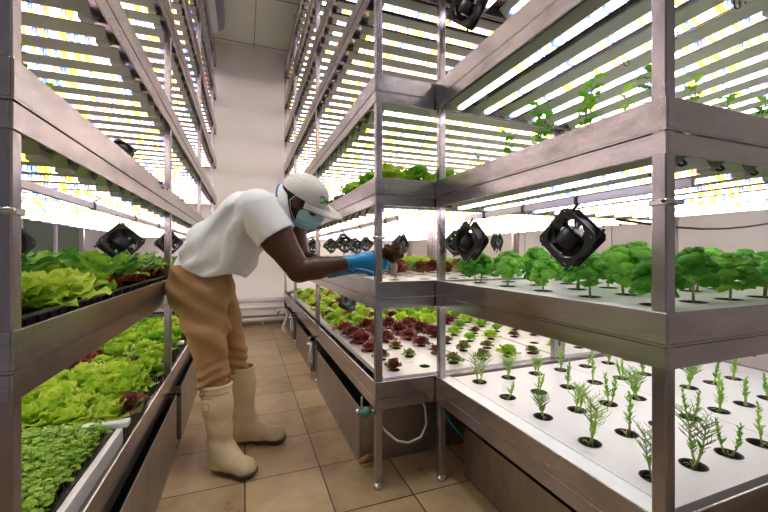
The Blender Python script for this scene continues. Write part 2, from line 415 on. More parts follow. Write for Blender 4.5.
# clamp on the near post and rails
def clamp(par,x,y,z):
    m=MB(); w=PW+.004
    m.box(x-w,x+w,y-w,y+w,z-.006,z+.008,0,.002); m.cyl((x-w-.012,y-w-.003,z+.001),(x+w+.004,y-w-.003,z+.001),.006,8); m.cyl((x-w-.02,y-w-.003,z+.001),(x-w-.008,y-w-.003,z+.001),.0035,6,1)
    m.build('pipe_clamp',[M['chrome'],M['black']],par)
clamp(ra,AX0+.019,AY0+.019,1.213); clamp(rl,LX1-.022,.869,1.175); clamp(rb,BX0+.022,1.622,1.17)
def rail(x,y0,y1,z,label,n):
    t=thing('fan_rail',label,'rail',(x,y0,z),group='fan rails under the trays')
    m=MB(); m.box(-.006,.006,0,y1-y0,-.012,.012,0,.002); m.build('bar',M['rail'],t)
    for k in range(n):
        m=MB(); y=(k+.35)*(y1-y0)/n; m.box(-.009,.009,y-.007,y+.007,-.015,.015,0,.002)
        m.tube([(.0,y,.012),(.02,y+.01,.03),(.0,y+.02,.04)],.0025,5)
        m.build('cable_tie',M['black'],t)
rail(1.02,AY0+.03,AY1-.03,1.272,'thin lilac grey rail holding fans above the basil',4)
rail(.70,1.66,5.8,1.272,'thin grey rail under the third tray of the long right rack',9)
rail(-.52,.9,5.8,1.272,'thin grey rail under the third tray of the left rack',9)

# hoses and cables of the near rack
m=MB(); m.tube([(.915,.60,1.335),(.93,.585,1.31),(.935,.578,1.275),(.925,.575,1.24),(.90,.56,1.215)],.005,8)
tag(m.build('drain_hose',M['hose']),'short pale hose curling down beside the near right post','hose')
m=MB(); m.tube([(.93+.13*k,.70+.006*k,1.19-.028*math.sin(min(1,k/7)*PI)+.004*k) for k in range(10)],.0035,6)
tag(m.build('power_cable',M['cable']),'thin black cable sagging over the basil at the right edge','cable')
# clips under the 1.93 tray of near rack
def clip(x,y,z,label):
    m=MB(); pts=[(.014*math.cos(t),0,.014*math.sin(t)) for t in np.linspace(-.9,PI+.9,10)]
    m.tube([(p[0],0,-p[2]) for p in pts],.002,5)
    tag(m.build('wire_clip',M['black'],None,loc=(x,y,z)),label,'clip','clips between the lamps over the near right rack')
for (u,v,z,w) in ((588,80,1.775,'leftmost'),(626,62,1.775,'second from left'),(675,34,1.775,'second from right'),(737,4,1.775,'rightmost')):
    uu=(u-384)/F_; zc=F_*(z-CH)/(253-v); clip(zc*(SN+uu*CS),zc*(CS-uu*SN),z,'small black wire clip between lamps above near right rack, '+w)

# ------------------------------------------------------------------ tanks under the racks
def tank(x0,x1,y0,y1,h,label):
    t=thing('nutrient_tank',label,'tank',((x0+x1)/2,(y0+y1)/2,0),group='steel tanks under the racks')
    X=(x1-x0)/2; Y=(y1-y0)/2; m=MB()
    m.box(-X,X,-Y,Y,0,.006); w=.004
    m.box(-X,-X+w,-Y,Y,.006,h,0,.001); m.box(X-w,X,-Y,Y,.006,h,0,.001); m.box(-X+w,X-w,-Y,-Y+w,.006,h,0,.001); m.box(-X+w,X-w,Y-w,Y,.006,h,0,.001)
    m.build('tank_body',M['steel_tank'],t)
    m=MB(); m.box(-X+.006,X-.006,-Y+.006,Y-.006,h-.09,h-.085); m.build('water',M['hole'],t)
    return t
tank(.555,1.55,1.83,3.02,.30,'dark steel tank under the long right rack nearest the front posts')
tank(.57,1.55,3.42,4.45,.29,'dark steel tank under the long right rack, middle one')
tank(.57,1.55,4.8,5.7,.29,'dark steel tank under the long right rack, farthest by the back wall')
tank(1.01,2.4,.35,1.555,.245,'dark steel tank under the near right rack with herb seedlings')
tank(-1.3,-.352,.70,2.30,.315,'dark steel tank under the left rack, nearest one')
tank(-1.3,-.352,2.46,3.82,.315,'dark steel tank under the left rack, beside the standing man')
tank(-1.3,-.352,3.98,5.5,.315,'dark steel tank under the left rack, farthest one')
# bracket on left leg
m=MB(); m.cyl((-.385,2.345,.305),(-.355,2.345,.305),.016,10); m.cyl((-.355,2.345,.305),(-.335,2.345,.305),.011,8); m.build('clamp_knob',M['black'],rl)

# valve and hoses at the front corner of rack B
v=thing('ball_valve','small teal and chrome valve on the front corner of long right rack','valve',(.545,1.70,.33))
m=MB(); m.lathe((0,0,0),[(0,-.028),(.016,-.028),(.018,-.012),(.024,-.006),(.024,.01),(.014,.02),(0,.02)],12,axis='x'); m.build('valve_body',M['valve'],v)
m=MB(); m.cyl((.02,0,0),(.085,-.03,.008),.008,8); m.cyl((-.028,0,0),(-.045,.0,.012),.012,8); m.build('fitting',M['chrome'],v)
m=MB(); m.box(-.022,-.012,-.004,.004,.02,.075,0,.002); m.build('handle',M['chrome'],v)
m=MB(); P=[(.575,1.69,.325),(.59,1.65,.30),(.62,1.62,.26),(.67,1.60,.215),(.73,1.60,.195),(.80,1.61,.205),(.84,1.63,.25),(.85,1.66,.32),(.83,1.68,.37),(.80,1.70,.42)]
m.tube(P,.0058,8); tag(m.build('clear_hose',M['hose']),'clear hose looping from the teal valve under the corner tray','hose')
m=MB(); m.tube([(.95,1.72,.40),(.94,1.67,.34),(.965,1.62,.25),(1.02,1.60,.18),(1.10,1.62,.13),(1.2,1.66,.11)],.007,8)
tag(m.build('blue_hose',M['bluehose']),'blue hose hanging behind the leg where both right racks meet','hose')
m=MB(); m.cyl((.552,1.80,.035),(.60,1.80,.055),.014,10); m.cyl((.60,1.80,.055),(.635,1.80,.06),.009,8); tag(m.build('drain_fitting',M['copper']),'rusty red drain fitting at the foot of the front tank','fitting')
# valve clusters between tanks further along
for (y,w) in ((3.22,'nearer'),(4.62,'farther')):
    v=thing('valve_cluster','chrome valves and hoses between tanks of long right rack, '+w+' cluster','valve',(.535,y,.31),group='valves between the right tanks')
    m=MB(); m.cyl((-.03,0,0),(.05,0,0),.018,10); m.cyl((0,-.05,.0),(0,.05,0),.014,10); m.cyl((-.01,0,.02),(-.01,0,.06),.008,8); m.build('valve_body',M['chrome'],v)
    m=MB(); m.box(-.03,.03,-.006,.006,.055,.066,0,.002); m.build('handle',M['black'],v)
    m=MB(); m.tube([(0,-.05,0),(-.02,-.08,-.04),(-.02,-.07,-.13),(.0,-.02,-.19),(.02,.04,-.14),(.01,.05,0)],.009,8); m.build('hose',M['hose'],v)
m=MB(); m.tube([(-.06+.05*math.cos(t)-.05,RY1-.16,.17+.075*math.sin(t)) for t in np.linspace(-1.2,PI*1.2,12)],.006,6)
tag(m.build('cable_loop',M['cable']),'small black cable loop low on the back wall, right of the man','cable')
m=MB(); m.tube([(.42,5.2,.28),(.44,5.15,.33),(.50,5.12,.34),(.53,5.1,.28),(.50,5.05,.18),(.46,5.0,.12),(.49,4.95,.06)],.016,8)
tag(m.build('drain_hose',M['hose']),'thick pale hose bending to the floor at the far right tank','hose')

# ------------------------------------------------------------------ fans
def fan_mesh():
    S=.069; dp=.029; out={}
    m=MB()
    n=32
    # square frame with a round bore: two flanges plus cylinder wall
    def ring(y0,y1):
        vs=[];fs=[]
        for y in (y0,y1):
            for k in range(n):
                t=2*PI*(k+.5)/n; c,s_=math.cos(t),math.sin(t); q=S/max(abs(c),abs(s_))
                q=min(q,S*1.34)
                vs.append((c*q,y,s_*q)); vs.append((c*.061,y,s_*.061))
        for k in range(n):
            a=2*k;b=2*((k+1)%n);o=2*n
            fs+=[(a,a+1,b+1,b),(o+a,o+b,o+b+1,o+a+1),(a,b,o+b,o+a),(a+1,o+a+1,o+b+1,b+1)]
        m.add(vs,fs)
    ring(-dp,-dp+.004); ring(dp-.004,dp)
    vs=[];fs=[]
    for y in (-dp+.003,dp-.003):
        for k in range(n):
            t=2*PI*k/n; vs.append((.0615*math.cos(t),y,.0615*math.sin(t))); vs.append((.0645*math.cos(t),y,.0645*math.sin(t)))
    for k in range(n):
        a=2*k;b=2*((k+1)%n);o=2*n; fs+=[(a,b,o+b,o+a),(a+1,o+a+1,o+b+1,b+1)]
    m.add(vs,fs,0,True)
    for sx in (-1,1):
        for sz in (-1,1):
            m.lathe((sx*.056,0,sz*.056),[(.0045,-dp),(.0045,dp)],8)
            m.lathe((sx*.056,-dp-.001,sz*.056),[(0,0),(.0042,0),(.0042,.002)],8,1)
    for k in range(3):   # back struts
        t=2*PI*k/3+.3; m.tube([(.02*math.cos(t),dp-.004,.02*math.sin(t)),(.062*math.cos(t),dp-.004,.062*math.sin(t))],.0035,6)
    out['frame']=m.mesh('fan_frame',[M['blackf'],M['chrome']])
    m=MB(); m.lathe((0,0,0),[(0,-dp+.002),(.033,-dp+.002),(.036,-dp+.006),(.036,dp-.006),(0,dp-.004)],24); out['hub']=m.mesh('fan_hub',M['blackf'])
    m=MB()
    for k in range(7):
        a0=2*PI*k/7; vs=[];nn=5
        for i in range(nn):
            r=.035+.023*i/(nn-1)
            for j in range(4):
                t=a0+(j/3-.5)*.72+.10*i/nn; y=(j/3-.5)*.028
                vs.append((r*math.cos(t),y,r*math.sin(t)))
        fs=[(i*4+j,i*4+j+1,i*4+j+5,i*4+j+4) for i in range(nn-1) for j in range(3)]
        m.add(vs,fs,0,True); m.add([(v[0],v[1]+.0012,v[2]) for v in vs],[f[::-1] for f in fs],0,True)
    out['blades']=m.mesh('fan_blades',M['blackf'])
    m=MB(); m.lathe((0,0,0),[(0,-dp-.0006),(.031,-dp-.0006),(.033,-dp+.003)],20)
    m.box(-.018,.018,-dp-.0012,-dp-.0005,-.003,.003,1)
    out['label']=m.mesh('fan_sticker',[M['label'],M['labelw']])
    m=MB(); m.tube([(0,0,.085),(.004,.006,.13),(.0,.0,.155)],.002,5); m.tube([(.02,dp,.05),(.035,dp+.012,.09),(.01,.01,.15)],.0022,5)
    out['wire']=m.mesh('fan_wire',M['cable'])
    return out
FM=fan_mesh()
def fan(loc,yaw,label,tilt=0,roll=45,scale=1.,sticker=False,grp='hanging fans',front=True,wire=True):
    # mesh front faces local -Y; yaw turns about z
    t=thing('cooling_fan',label,'fan',loc,group=grp)
    R=Matrix.Rotation(math.radians(yaw),4,'Z')@Matrix.Rotation(math.radians(tilt),4,'X')
    for nm,key in (('frame','frame'),('hub','hub'),('blades','blades'))+((('sticker','label'),) if sticker else ()):
        o=mkobj(nm,FM[key],t); o.matrix_local=R@Matrix.Rotation(math.radians(roll),4,'Y')@Matrix.Scale(scale,4)
    if wire:
        o=mkobj('wire',FM['wire'],t); o.matrix_local=R@Matrix.Scale(scale,4)
    return t
def at(u,v,zc):
    a=(u-384)/F_; return (zc*(SN+a*CS),zc*(CS-a*SN),CH+(253-v)*zc/F_)
fan(at(571,238,1.13),-80,'large black fan hanging over the basil, nearest in the near right rack',scale=1.0,wire=False)
fan(at(470,241,1.66),-84,'black fan with square flanges hanging over basil, second from the near post',scale=1.0,wire=False)
fan(at(467,8,1.66),-62,'black fan under the upper trays at the top centre of the photo',tilt=8,wire=False,roll=40)
fan(at(497,242,3.5),30,'black fan with blue sticker, right of the two big hanging fans',sticker=True,roll=40)
fan(at(456,243,2.6),-50,'black fan mostly behind the second big hanging fan',sticker=True)
far=[(304,247,5.2,10),(313,246,4.6,14),(331,245.5,4.4,10),(344,243,3.3,5),(356,246,3.9,0),(366,244,4.4,12),(401,244,3.4,25)]
names=['leftmost','second from left','third from left','the largest','right of largest','beside the blue glove','behind the held lettuce']
for (u,v,z,r),nm in zip(far,names):
    fan(at(u,v,z),r,'small black fan with blue sticker over the far lettuces, '+nm,sticker=True,roll=30+r,grp='row of stickered fans over the lettuces')
fan(at(348,302,3.2),25,'black fan with blue sticker tilted low over the bottom tray lettuces',tilt=-25,sticker=True,roll=35)
fan(at(121,243,1.72),28,'black fan hanging over the chard in the left rack',tilt=-18)
fan(at(169,243,2.75),32,'black fan half behind the left rack post beside the man',tilt=-8)
fan(at(0,243,1.25),60,'black fan half hidden behind the nearest left post')
fan(at(122,150,1.85),40,'black fan lying above the third tray of the left rack',tilt=-40,wire=False,scale=.7)
# ------------------------------------------------------------------ rafts, trays
def raft_mesh(w,l,nx,ny,r=.0235,th=.028,mx=.0,offx=None,offy=None):
    m=MB(); X=w/2;Y=l/2; cx=w/nx; cy=l/ny; n=16
    for i in range(nx):
        for j in range(ny):
            ox=-X+cx*(i+.5); oy=-Y+cy*(j+.5)
            vs=[];fs=[]
            for k in range(n):
                t=2*PI*(k+.5)/n; c,s=math.cos(t),math.sin(t); q=1/max(abs(c)/(cx/2),abs(s)/(cy/2))
                px,py=c*q,s*q
                vs.append((ox+px,oy+py,0))
            # snap the four outermost ring points to the corners
            for sx in (-1,1):
                for sy in (-1,1):
                    vs.append((ox+sx*cx/2,oy+sy*cy/2,0))
            for k in range(n):
                t=2*PI*(k+.5)/n; vs.append((ox+r*math.cos(t),oy+r*math.sin(t),0))
            for k in range(n):
                t=2*PI*(k+.5)/n; vs.append((ox+r*.97*math.cos(t),oy+r*.97*math.sin(t),-.004))
            for k in range(n):
                a,b=k,(k+1)%n; ta=2*PI*(a+.5)/n; tb=2*PI*(a+1.5)/n
                ca=(abs(math.cos(ta))/(cx/2)>abs(math.sin(ta))/(cy/2)); cb_=(abs(math.cos(tb))/(cx/2)>abs(math.sin(tb))/(cy/2))
                if ca==cb_: fs.append((n+4+a,a,b,n+4+b))
                else:
                    sx=1 if math.cos((ta+tb)/2)>0 else -1; sy=1 if math.sin((ta+tb)/2)>0 else -1
                    ci=n+(0 if sx<0 else 2)+(0 if sy<0 else 1)
                    fs.append((n+4+a,a,ci,b,n+4+b))
                fs.append((n+4+a,n+4+b,2*n+4+b,2*n+4+a))
            m.add(vs,fs)
            m.lathe((ox,oy,0),[(r+.002,.0012),(r-.0005,.0012),(r*.9,-.006),(r*.8,-.03),(r*.7,-.040),(0,-.040)],n,1)
            m.lathe((ox,oy,0),[(r*.84,-.018),(r*.5,-.014),(0,-.012)],10,2)
    m.add([(-X,-Y,0),(X,-Y,0),(X,Y,0),(-X,Y,0),(-X,-Y,-th),(X,-Y,-th),(X,Y,-th),(-X,Y,-th)],[(0,4,5,1),(1,5,6,2),(2,6,7,3),(3,7,4,0)])
    return m.mesh('foam_raft',[M['raft'],M['hole'],M['soil']])
RA=raft_mesh(.668,.985,4,5,r=.033)
RB=raft_mesh(.53,.985,3,5,r=.028)
def margin_raft(x0,x1,y0,y1,z,label,grp):
    m=MB(); m.box(x0,x1,y0,y1,z-.028,z,0,.002); return tag(m.build('foam_strip',M['raft']),label,'foam strip',grp)
RZO=-.006
for z,w,wn in ((LZ[0],'bottom','herb seedlings'),(LZ[1],'middle','basil'),(LZ[2],'third','tall seedlings')):
    for k,(xc,wd) in enumerate(((1.282,'aisle side'),(1.954,'wall side'))):
        tag(mkobj('foam_raft',RA,None,(xc,1.065,z+RZO)),'white foam raft with %s on the %s tray of near right rack, %s'%(wn,w,wd),'raft','rafts of the near right rack')
    margin_raft(.882,.945,.552,1.58,z+RZO,'narrow white foam strip on the %s tray of near right rack, along the aisle'%w,'foam strips of the near right rack')
    margin_raft(2.292,2.488,.552,1.58,z+RZO,'wide white foam strip on the %s tray of near right rack, wall side'%w,'foam strips of the near right rack')
for z,w in ((LZ[0],'bottom'),(LZ[1],'second'),(LZ[2],'third')):
    for j in range(4):
        for k,xc in enumerate((.866,1.40,1.99,2.52) if False else (.90,1.445,2.0)):
            o=mkobj('foam_raft',RB,None,(xc,2.15+.99*j+.01,z+RZO))
            tag(o,'white foam raft on %s tray of long right rack, %s from front, %s from aisle'%(w,ORD[j],ORD[k]),'raft','rafts of the long right rack')

# ------------------------------------------------------------------ plants
rnd=random.Random(3)
def leaf(m,o,az,L,W,e0,e1,ruf=.0,cup=.0,nu=6,nv=4,mi=0,lobe=0,ph=0,twist=0,freq=9,shape=.75,droop=0):
    x,y,z=o; h=0; zz=0; vs=[]
    ca,sa=math.cos(az),math.sin(az)
    for i in range(nu+1):
        t=i/nu; e=e0+(e1-e0)*t
        if i: h+=L/nu*math.cos(e); zz+=L/nu*math.sin(e)
        w=W*(max(.0,math.sin(PI*min(.97,max(.04,t))**shape)))**.7
        if lobe: w*=1+lobe*math.sin(t*freq*1.7+ph)
        for j in range(nv+1):
            s=j/nv*2-1
            lat=s*w; up=cup*s*s*W+ruf*(abs(s)**1.5)*math.sin(freq*t*2+ph+(2.1 if s<0 else 0))
            fx=h-up*math.sin(e)+ruf*.5*abs(s)*math.cos(freq*2*t+ph); fz=zz+up*math.cos(e)
            vs.append((x+ca*fx-sa*lat,y+sa*fx+ca*lat,z+fz))
    fs=[(i*(nv+1)+j,i*(nv+1)+j+1,(i+1)*(nv+1)+j+1,(i+1)*(nv+1)+j) for i in range(nu) for j in range(nv)]
    m.add(vs,fs,mi,True)
def lettuce(n,R,H,ruf,mat,seed,lobe=0,upr=0):
    r=random.Random(seed); m=MB()
    for k in range(n):
        f=k/n; az=k*2.4+r.uniform(-.3,.3)
        e0=math.radians(25+60*f+upr*(1-f)+r.uniform(-8,8)); e1=e0-math.radians(r.uniform(15,55)*(1-f*.4))
        L=R*(1.12-.45*f)*r.uniform(.85,1.12)
        leaf(m,(.008*math.cos(az)*(1-f),.008*math.sin(az)*(1-f),.004+.02*f*H/.1),az,L,L*r.uniform(.42,.52),e0,e1,ruf,.12,7,6,0,lobe,r.uniform(0,6),freq=r.uniform(7,10),shape=1.25)
    return m.mesh('lettuce_leaves',mat)
def basil(seed,H=.13,nl=9):
    r=random.Random(seed); m=MB(); ns=r.choice((1,2,2))
    for s in range(ns):
        bx,by=(r.uniform(-.012,.012),r.uniform(-.012,.012)) if ns>1 else (0,0)
        tx,ty=bx*2+r.uniform(-.012,.012),by*2+r.uniform(-.012,.012); h=H*r.uniform(.8,1)
        m.tube([(bx,by,-.015),(bx*1.3+tx*.2,by*1.3+ty*.2,h*.45),(tx,ty,h*.9)],[.0032,.0028,.0018],6,1)
        a0=r.uniform(0,6)
        for q,(zf,L) in enumerate(((.30,.048),(.46,.060),(.62,.064),(.78,.060),(.92,.048),(1.0,.032))):
            if q==0 and ns>1 and r.random()<.4: continue
            for k in range(2 if q<2 else 3 if q<4 else 4):
                az=a0+q*PI/2+k*(PI if q<2 else PI*2/3 if q<4 else PI/2)+r.uniform(-.3,.3)
                zz=h*zf; c=min(1,zf/.9)
                o=(bx+(tx-bx)*c,by+(ty-by)*c,zz)
                st=.012 if q<4 else .003
                o2=(o[0]+math.cos(az)*st,o[1]+math.sin(az)*st,o[2]+st*.5)
                m.tube([o,o2],[.0015,.0012],5,1,cap=False)
                l=L*r.uniform(.85,1.15)
                leaf(m,o2,az,l,l*.43,math.radians(r.uniform(25,55)),math.radians(r.uniform(-105,-55)),.003,-.45,8,6,0,0,r.uniform(0,6),freq=6,shape=.85)
    return m.mesh('basil_foliage',[M['basil'],M['stem']])
def herb(seed,H=.125,feather=False):
    r=random.Random(seed); m=MB()
    for s in range(r.choice((1,2,2))):
        dx,dy=r.uniform(-.035,.035),r.uniform(-.035,.035); bx,by=r.uniform(-.01,.01),r.uniform(-.01,.01); h=H*r.uniform(.65,1.1)
        pts=[(bx,by,-.016),(bx+dx*.35,by+dy*.35,h*.12),(bx+dx*.6,by+dy*.6,h*.45),(bx+dx*.8,by+dy*.8,h)]
        m.tube(pts,[.0036,.0034,.0026,.0015],5,1)
        nn=26 if not feather else 26
        for k in range(nn):
            f=.16+.84*k/nn; 
            i=1 if f<.45 else 2; t=(f-.12)/.33 if i==1 else (f-.45)/.55; t=max(0,min(1,t))
            p=[pts[i][c]+(pts[i+1][c]-pts[i][c])*t for c in range(3)]
            az=k*2.4+r.uniform(-.4,.4)
            if feather and f>.4:
                L=r.uniform(.02,.038); q=(p[0]+math.cos(az)*L,p[1]+math.sin(az)*L,p[2]+L*.8); m.tube([p,q],[.0014,.0008],3,0,cap=False)
                for g in range(4):
                    w=.3+.22*g; a2=az+(.9 if g%2 else -.9); b=[p[c]+(q[c]-p[c])*w for c in range(3)]
                    m.tube([b,(b[0]+math.cos(a2)*.013,b[1]+math.sin(a2)*.013,b[2]+.012)],[.0011,.0007],3,0,cap=False)
            else:
                L=r.uniform(.018,.034)*(1.15-f*.5); leaf(m,p,az,L,L*.2,math.radians(r.uniform(50,75)),math.radians(r.uniform(30,60)),0,.1,3,2,0,shape=.8)
    for k in range(3):
        a=r.uniform(0,6); m.tube([(0,0,-.014),(.012*math.cos(a),.012*math.sin(a),-.002),(.022*math.cos(a),.022*math.sin(a),-.006)],[.0016,.0014,.001],4,1)
    return m.mesh('herb_foliage',[M['herb'],M['root'] if False else M['stem']])
def rocket(seed,H=.16):
    r=random.Random(seed); m=MB()
    for s in range(r.choice((1,2,3))):
        dx,dy=r.uniform(-.02,.02),r.uniform(-.02,.02); h=H*r.uniform(.6,1.05)
        pts=[(0,0,-.014),(dx*.5,dy*.5,h*.5),(dx,dy,h)]; m.tube(pts,[.0022,.0018,.001],5,1)
        for k in range(9):
            f=.1+.9*k/8; p=[pts[0][c]*(1-f)+pts[2][c]*f for c in range(3)]; az=k*2.4+r.uniform(-.4,.4)
            L=r.uniform(.022,.042); leaf(m,(p[0],p[1],h*f),az,L,L*.38,math.radians(r.uniform(30,70)),math.radians(r.uniform(-30,25)),.003,.1,5,3,0,.35,r.uniform(0,6),freq=8,shape=1.2)
    return m.mesh('seedling_foliage',[M['green'],M['stem']])
def chard(seed):
    r=random.Random(seed); m=MB()
    for k in range(9):
        az=k*2.4+r.uniform(-.3,.3); f=k/9; e=math.radians(50+30*f+r.uniform(-8,8)); sl=r.uniform(.05,.08)
        o=(.008*math.cos(az),.008*math.sin(az),0); p=(o[0]+math.cos(az)*math.cos(e)*sl,o[1]+math.sin(az)*math.cos(e)*sl,math.sin(e)*sl)
        m.tube([o,p],[.003,.002],5,1); L=r.uniform(.075,.11)
        leaf(m,p,az,L,L*.34,e,e-math.radians(r.uniform(30,80)),.006,.16,8,6,0,0,r.uniform(0,6),freq=9,shape=.85)
    return m.mesh('chard_leaves',[M['chard'],M['stemr']])
PM={'lime':[lettuce(20,.095,.1,.011,M['lime'],s) for s in (1,2,3,4)],
    'red':[lettuce(26,.085,.1,.013,M['red'],s,.12) for s in (5,6,7)],
    'mix':[lettuce(15,.068,.08,.010,M['mix'],s,.25) for s in (8,9,10)],
    'green':[lettuce(18,.085,.1,.010,M['green'],s,0,10) for s in (11,12,13)],
    'basil':[basil(s) for s in range(20,27)],
    'herb':[herb(s) for s in range(30,37)]+[herb(s,.12,True) for s in range(40,43)],
    'rocket':[rocket(s) for s in range(50,55)],
    'chard':[chard(s) for s in range(60,64)]}
NAME={'lime':'lime_lettuce','red':'red_lettuce','mix':'bronze_lettuce','green':'green_lettuce','basil':'basil_plant','herb':'herb_seedling','rocket':'leafy_seedling','chard':'chard_plant'}
DESC={'lime':'lime green lettuce','red':'dark red lettuce','mix':'small bronze green lettuce','green':'green lettuce','basil':'bushy basil plant','herb':'slender herb seedling','rocket':'thin leafy seedling','chard':'red stemmed chard'}
CATG={'lime':'lettuce','red':'lettuce','mix':'lettuce','green':'lettuce','basil':'basil','herb':'seedling','rocket':'seedling','chard':'chard'}
def plant(kind,x,y,z,label,group,sc=1.,rot=None,i=None,tilt=(0,0)):
    me=PM[kind][rnd.randrange(len(PM[kind])) if i is None else i]
    o=mkobj(NAME[kind],me,None,(x,y,z),(tilt[0],tilt[1],rnd.uniform(0,6.28) if rot is None else rot),(sc,sc,sc*rnd.uniform(.9,1.1)))
    return tag(o,label,CATG[kind],group)
AXS=[1.282-.668/2+.167*(i+.5) for i in range(4)]+[1.954-.668/2+.167*(i+.5) for i in range(4)]
AYS=[1.065-.4925+.197*(j+.5) for j in range(5)]
def lab(kind,place,c,j): return '%s on %s, %s row from aisle, %s from front'%(DESC[kind],place,ORD[c],ORD[j])
for c,x in enumerate(AXS):
    for j,y in enumerate(AYS):
        # bottom raft: herb seedlings, a few cups empty
        if (c,j) not in ((2,1),(0,1) if False else (9,9)):
            s=rnd.uniform(.75,1.1)*(1.0 if c<6 else .9)
            plant('herb',x,y,LZ[0]+.0,lab('herb','near right bottom raft',c,j),'herb seedlings on the bottom raft',s)
        s=rnd.uniform(.85,1.15)*(.78 if (c,j) in ((0,2),(1,3)) else 1)
        plant('basil',x,y,LZ[1],lab('basil','near right middle raft',c,j),'basil on the middle raft',s*1.12)
        plant('rocket',x,y,LZ[2],lab('rocket','near right third raft',c,j),'seedlings on the third raft',rnd.uniform(.8,1.15))
# long right rack
BXS=[xc-.265+.53/3*(i+.5) for xc in (.90,1.445,2.0) for i in range(3)]
BYS=[2.16+.99*q-.4925+.197*(j+.5) for q in range(4) for j in range(5)]
for c,x in enumerate(BXS):
    for j,y in enumerate(BYS):
        a=rnd.random()
        # bottom tray
        if j<=1: k='mix'; s=rnd.uniform(.7,.95)
        elif j==2: k='mix' if c%2 else 'red'; s=.75
        elif j<=5: k='red'; s=rnd.uniform(.95,1.2)
        else: k=['lime','lime','red'][(j+c//2)%3]; s=rnd.uniform(.9,1.1)
        if c>=4 and j<=4: k=['green','lime','mix'][(c+j)%3]; s=.75
        if c>=4 and j>4 and k=='red' and a<.5: k='lime'
        skip=(j==0 and c in (1,)) or (c>=5 and j<=1 and a<.35)
        if not skip: plant(k,x,y,LZ[0],lab(k,'long right bottom tray',c,j),'lettuces on the bottom tray of the long right rack',s*.88)
        # second tray
        if c<=2 and j<=1: k=None
        elif j==0: k='basil'
        elif j<=2: k='mix' if c<5 else 'basil'; s=1.15
        elif j<=4: k='red' if (c+j)%3==0 else 'mix'; s=1.1
        else: k='lime'; s=rnd.uniform(.9,1.1)
        if c<=1 and 2<=j<=3: k='red'; s=.9
        if k and c<8 and j<18: plant(k,x,y,LZ[1],lab(k,'long right second tray',c,j),'plants on the second tray of the long right rack',s if k!='basil' else .95)
# third tray: dense, seen only above the rim; fourth: small
for c in range(5):
    for j in range(12):
        x=.66+.165*c; y=1.70+.15*j
        k='green' if j<5 else ('lime' if j<6 else ('mix' if j<9 else 'lime'))
        if c==0 and j in (5,8): k='mix'
        if j>4 and c>1: continue
        if j<5 and (j+c)%3==0: k='lime'
        plant(k,x,y,LZ[2]+.012,lab(k,'long right third tray',c,j),'lettuces on the third tray of the long right rack',rnd.uniform(.85,1.05))
for c in range(5):
    for j in range(2):
        plant('green',.66+.12*c,1.72+.13*j,LZ[3]-.005,lab('green','long right fourth tray',c,j),'small lettuces on the fourth tray',.6)
# left rack: black seed trays with crops
def seed_tray(y0,y1,z,label,x0=-1.29,x1=-.425):
    t=thing('seed_tray',label,'tray',((x0+x1)/2,(y0+y1)/2,z),group='black seed trays in the left rack')
    X=(x1-x0)/2;Y=(y1-y0)/2;m=MB(); h=.055; w=.006
    m.box(-X,X,-Y,Y,0,.004)
    m.box(-X,-X+w,-Y,Y,.004,h,0,.001); m.box(X-w,X,-Y,Y,.004,h,0,.001); m.box(-X+w,X-w,-Y,-Y+w,.004,h,0,.001); m.box(-X+w,X-w,Y-w,Y,.004,h,0,.001)
    m.box(X-.012,X+.006,-Y-.004,Y+.004,h-.005,h+.001,0,.001); m.box(-X,X,Y-.006,Y+.006,h-.005,h,0,.001); m.box(-X,X,-Y-.006,-Y+.006,h-.005,h,0,.001)
    k=int((y1-y0)/.05)
    for q in range(k): m.box(X,X+.004,-Y+.05*q+.02,-Y+.05*q+.03,.004,h-.004)
    m.build('tray_shell',M['black'],t)
    m=MB(); m.box(-X+w,X-w,-Y+w,Y-w,.006,.036); m.build('soil',M['soil'],t)
    return t
zt=LZL[1]-.046
ys=[.90,1.47,2.04,2.61,3.18,3.75,4.32,4.89,5.46]
for q,y0 in enumerate(ys[:-1]): seed_tray(y0,y0+.55,zt,'black seed tray on second level of left rack, %s from the near end'%ORD[q])
j=0
for j in range(22):
    y=.93+.125*j
    for c in range(5):
        x=-.525-.145*c+rnd.uniform(-.015,.015); yy=y+rnd.uniform(-.015,.015)
        if y<1.5: k='lime'; s=rnd.uniform(1.0,1.25)
        elif y<1.68: k=rnd.choice(['lime','chard']); s=1.
        elif y<2.5: k='chard'; s=rnd.uniform(1.0,1.2)
        else: k=['chard','red','mix','lime'][(j)%4]; s=.95
        if c>=2 and y<1.8: k='chard'; s=1.4
        plant(k,x,yy,zt+.036,lab(k,'left rack second level',c,j),'crops on the second level of the left rack',s,tilt=(rnd.uniform(-.15,.15),rnd.uniform(-.1,.2)))
# bottom level
zb=LZL[0]-.071
bt=[(.88,1.70),(1.76,2.48),(2.56,3.10),(3.16,3.7),(3.76,4.3),(4.36,4.9)]
for q,(a,b) in enumerate(bt): seed_tray(a,b,zb+.0,'black seed tray on bottom level of left rack, %s from the near end'%ORD[q],x1=-.475)
for q,yc in enumerate((1.73,2.52,3.13)):
    m=MB(); m.box(-1.3,-.43,yc-.022,yc+.022,LZL[0]-.02,LZL[0]+.002,0,.003); tag(m.build('foam_strip',M['raft']),'white foam strip between seed trays of left bottom level, %s from near end'%ORD[q],'foam strip','foam strips between the seed trays')
m=MB(); m.box(-.466,-.444,.88,1.70,zb,LZL[0]-.015,0,.002); tag(m.build('foam_strip',M['raft']),'long white foam strip beside the nearest herb tray, along the aisle','foam strip')
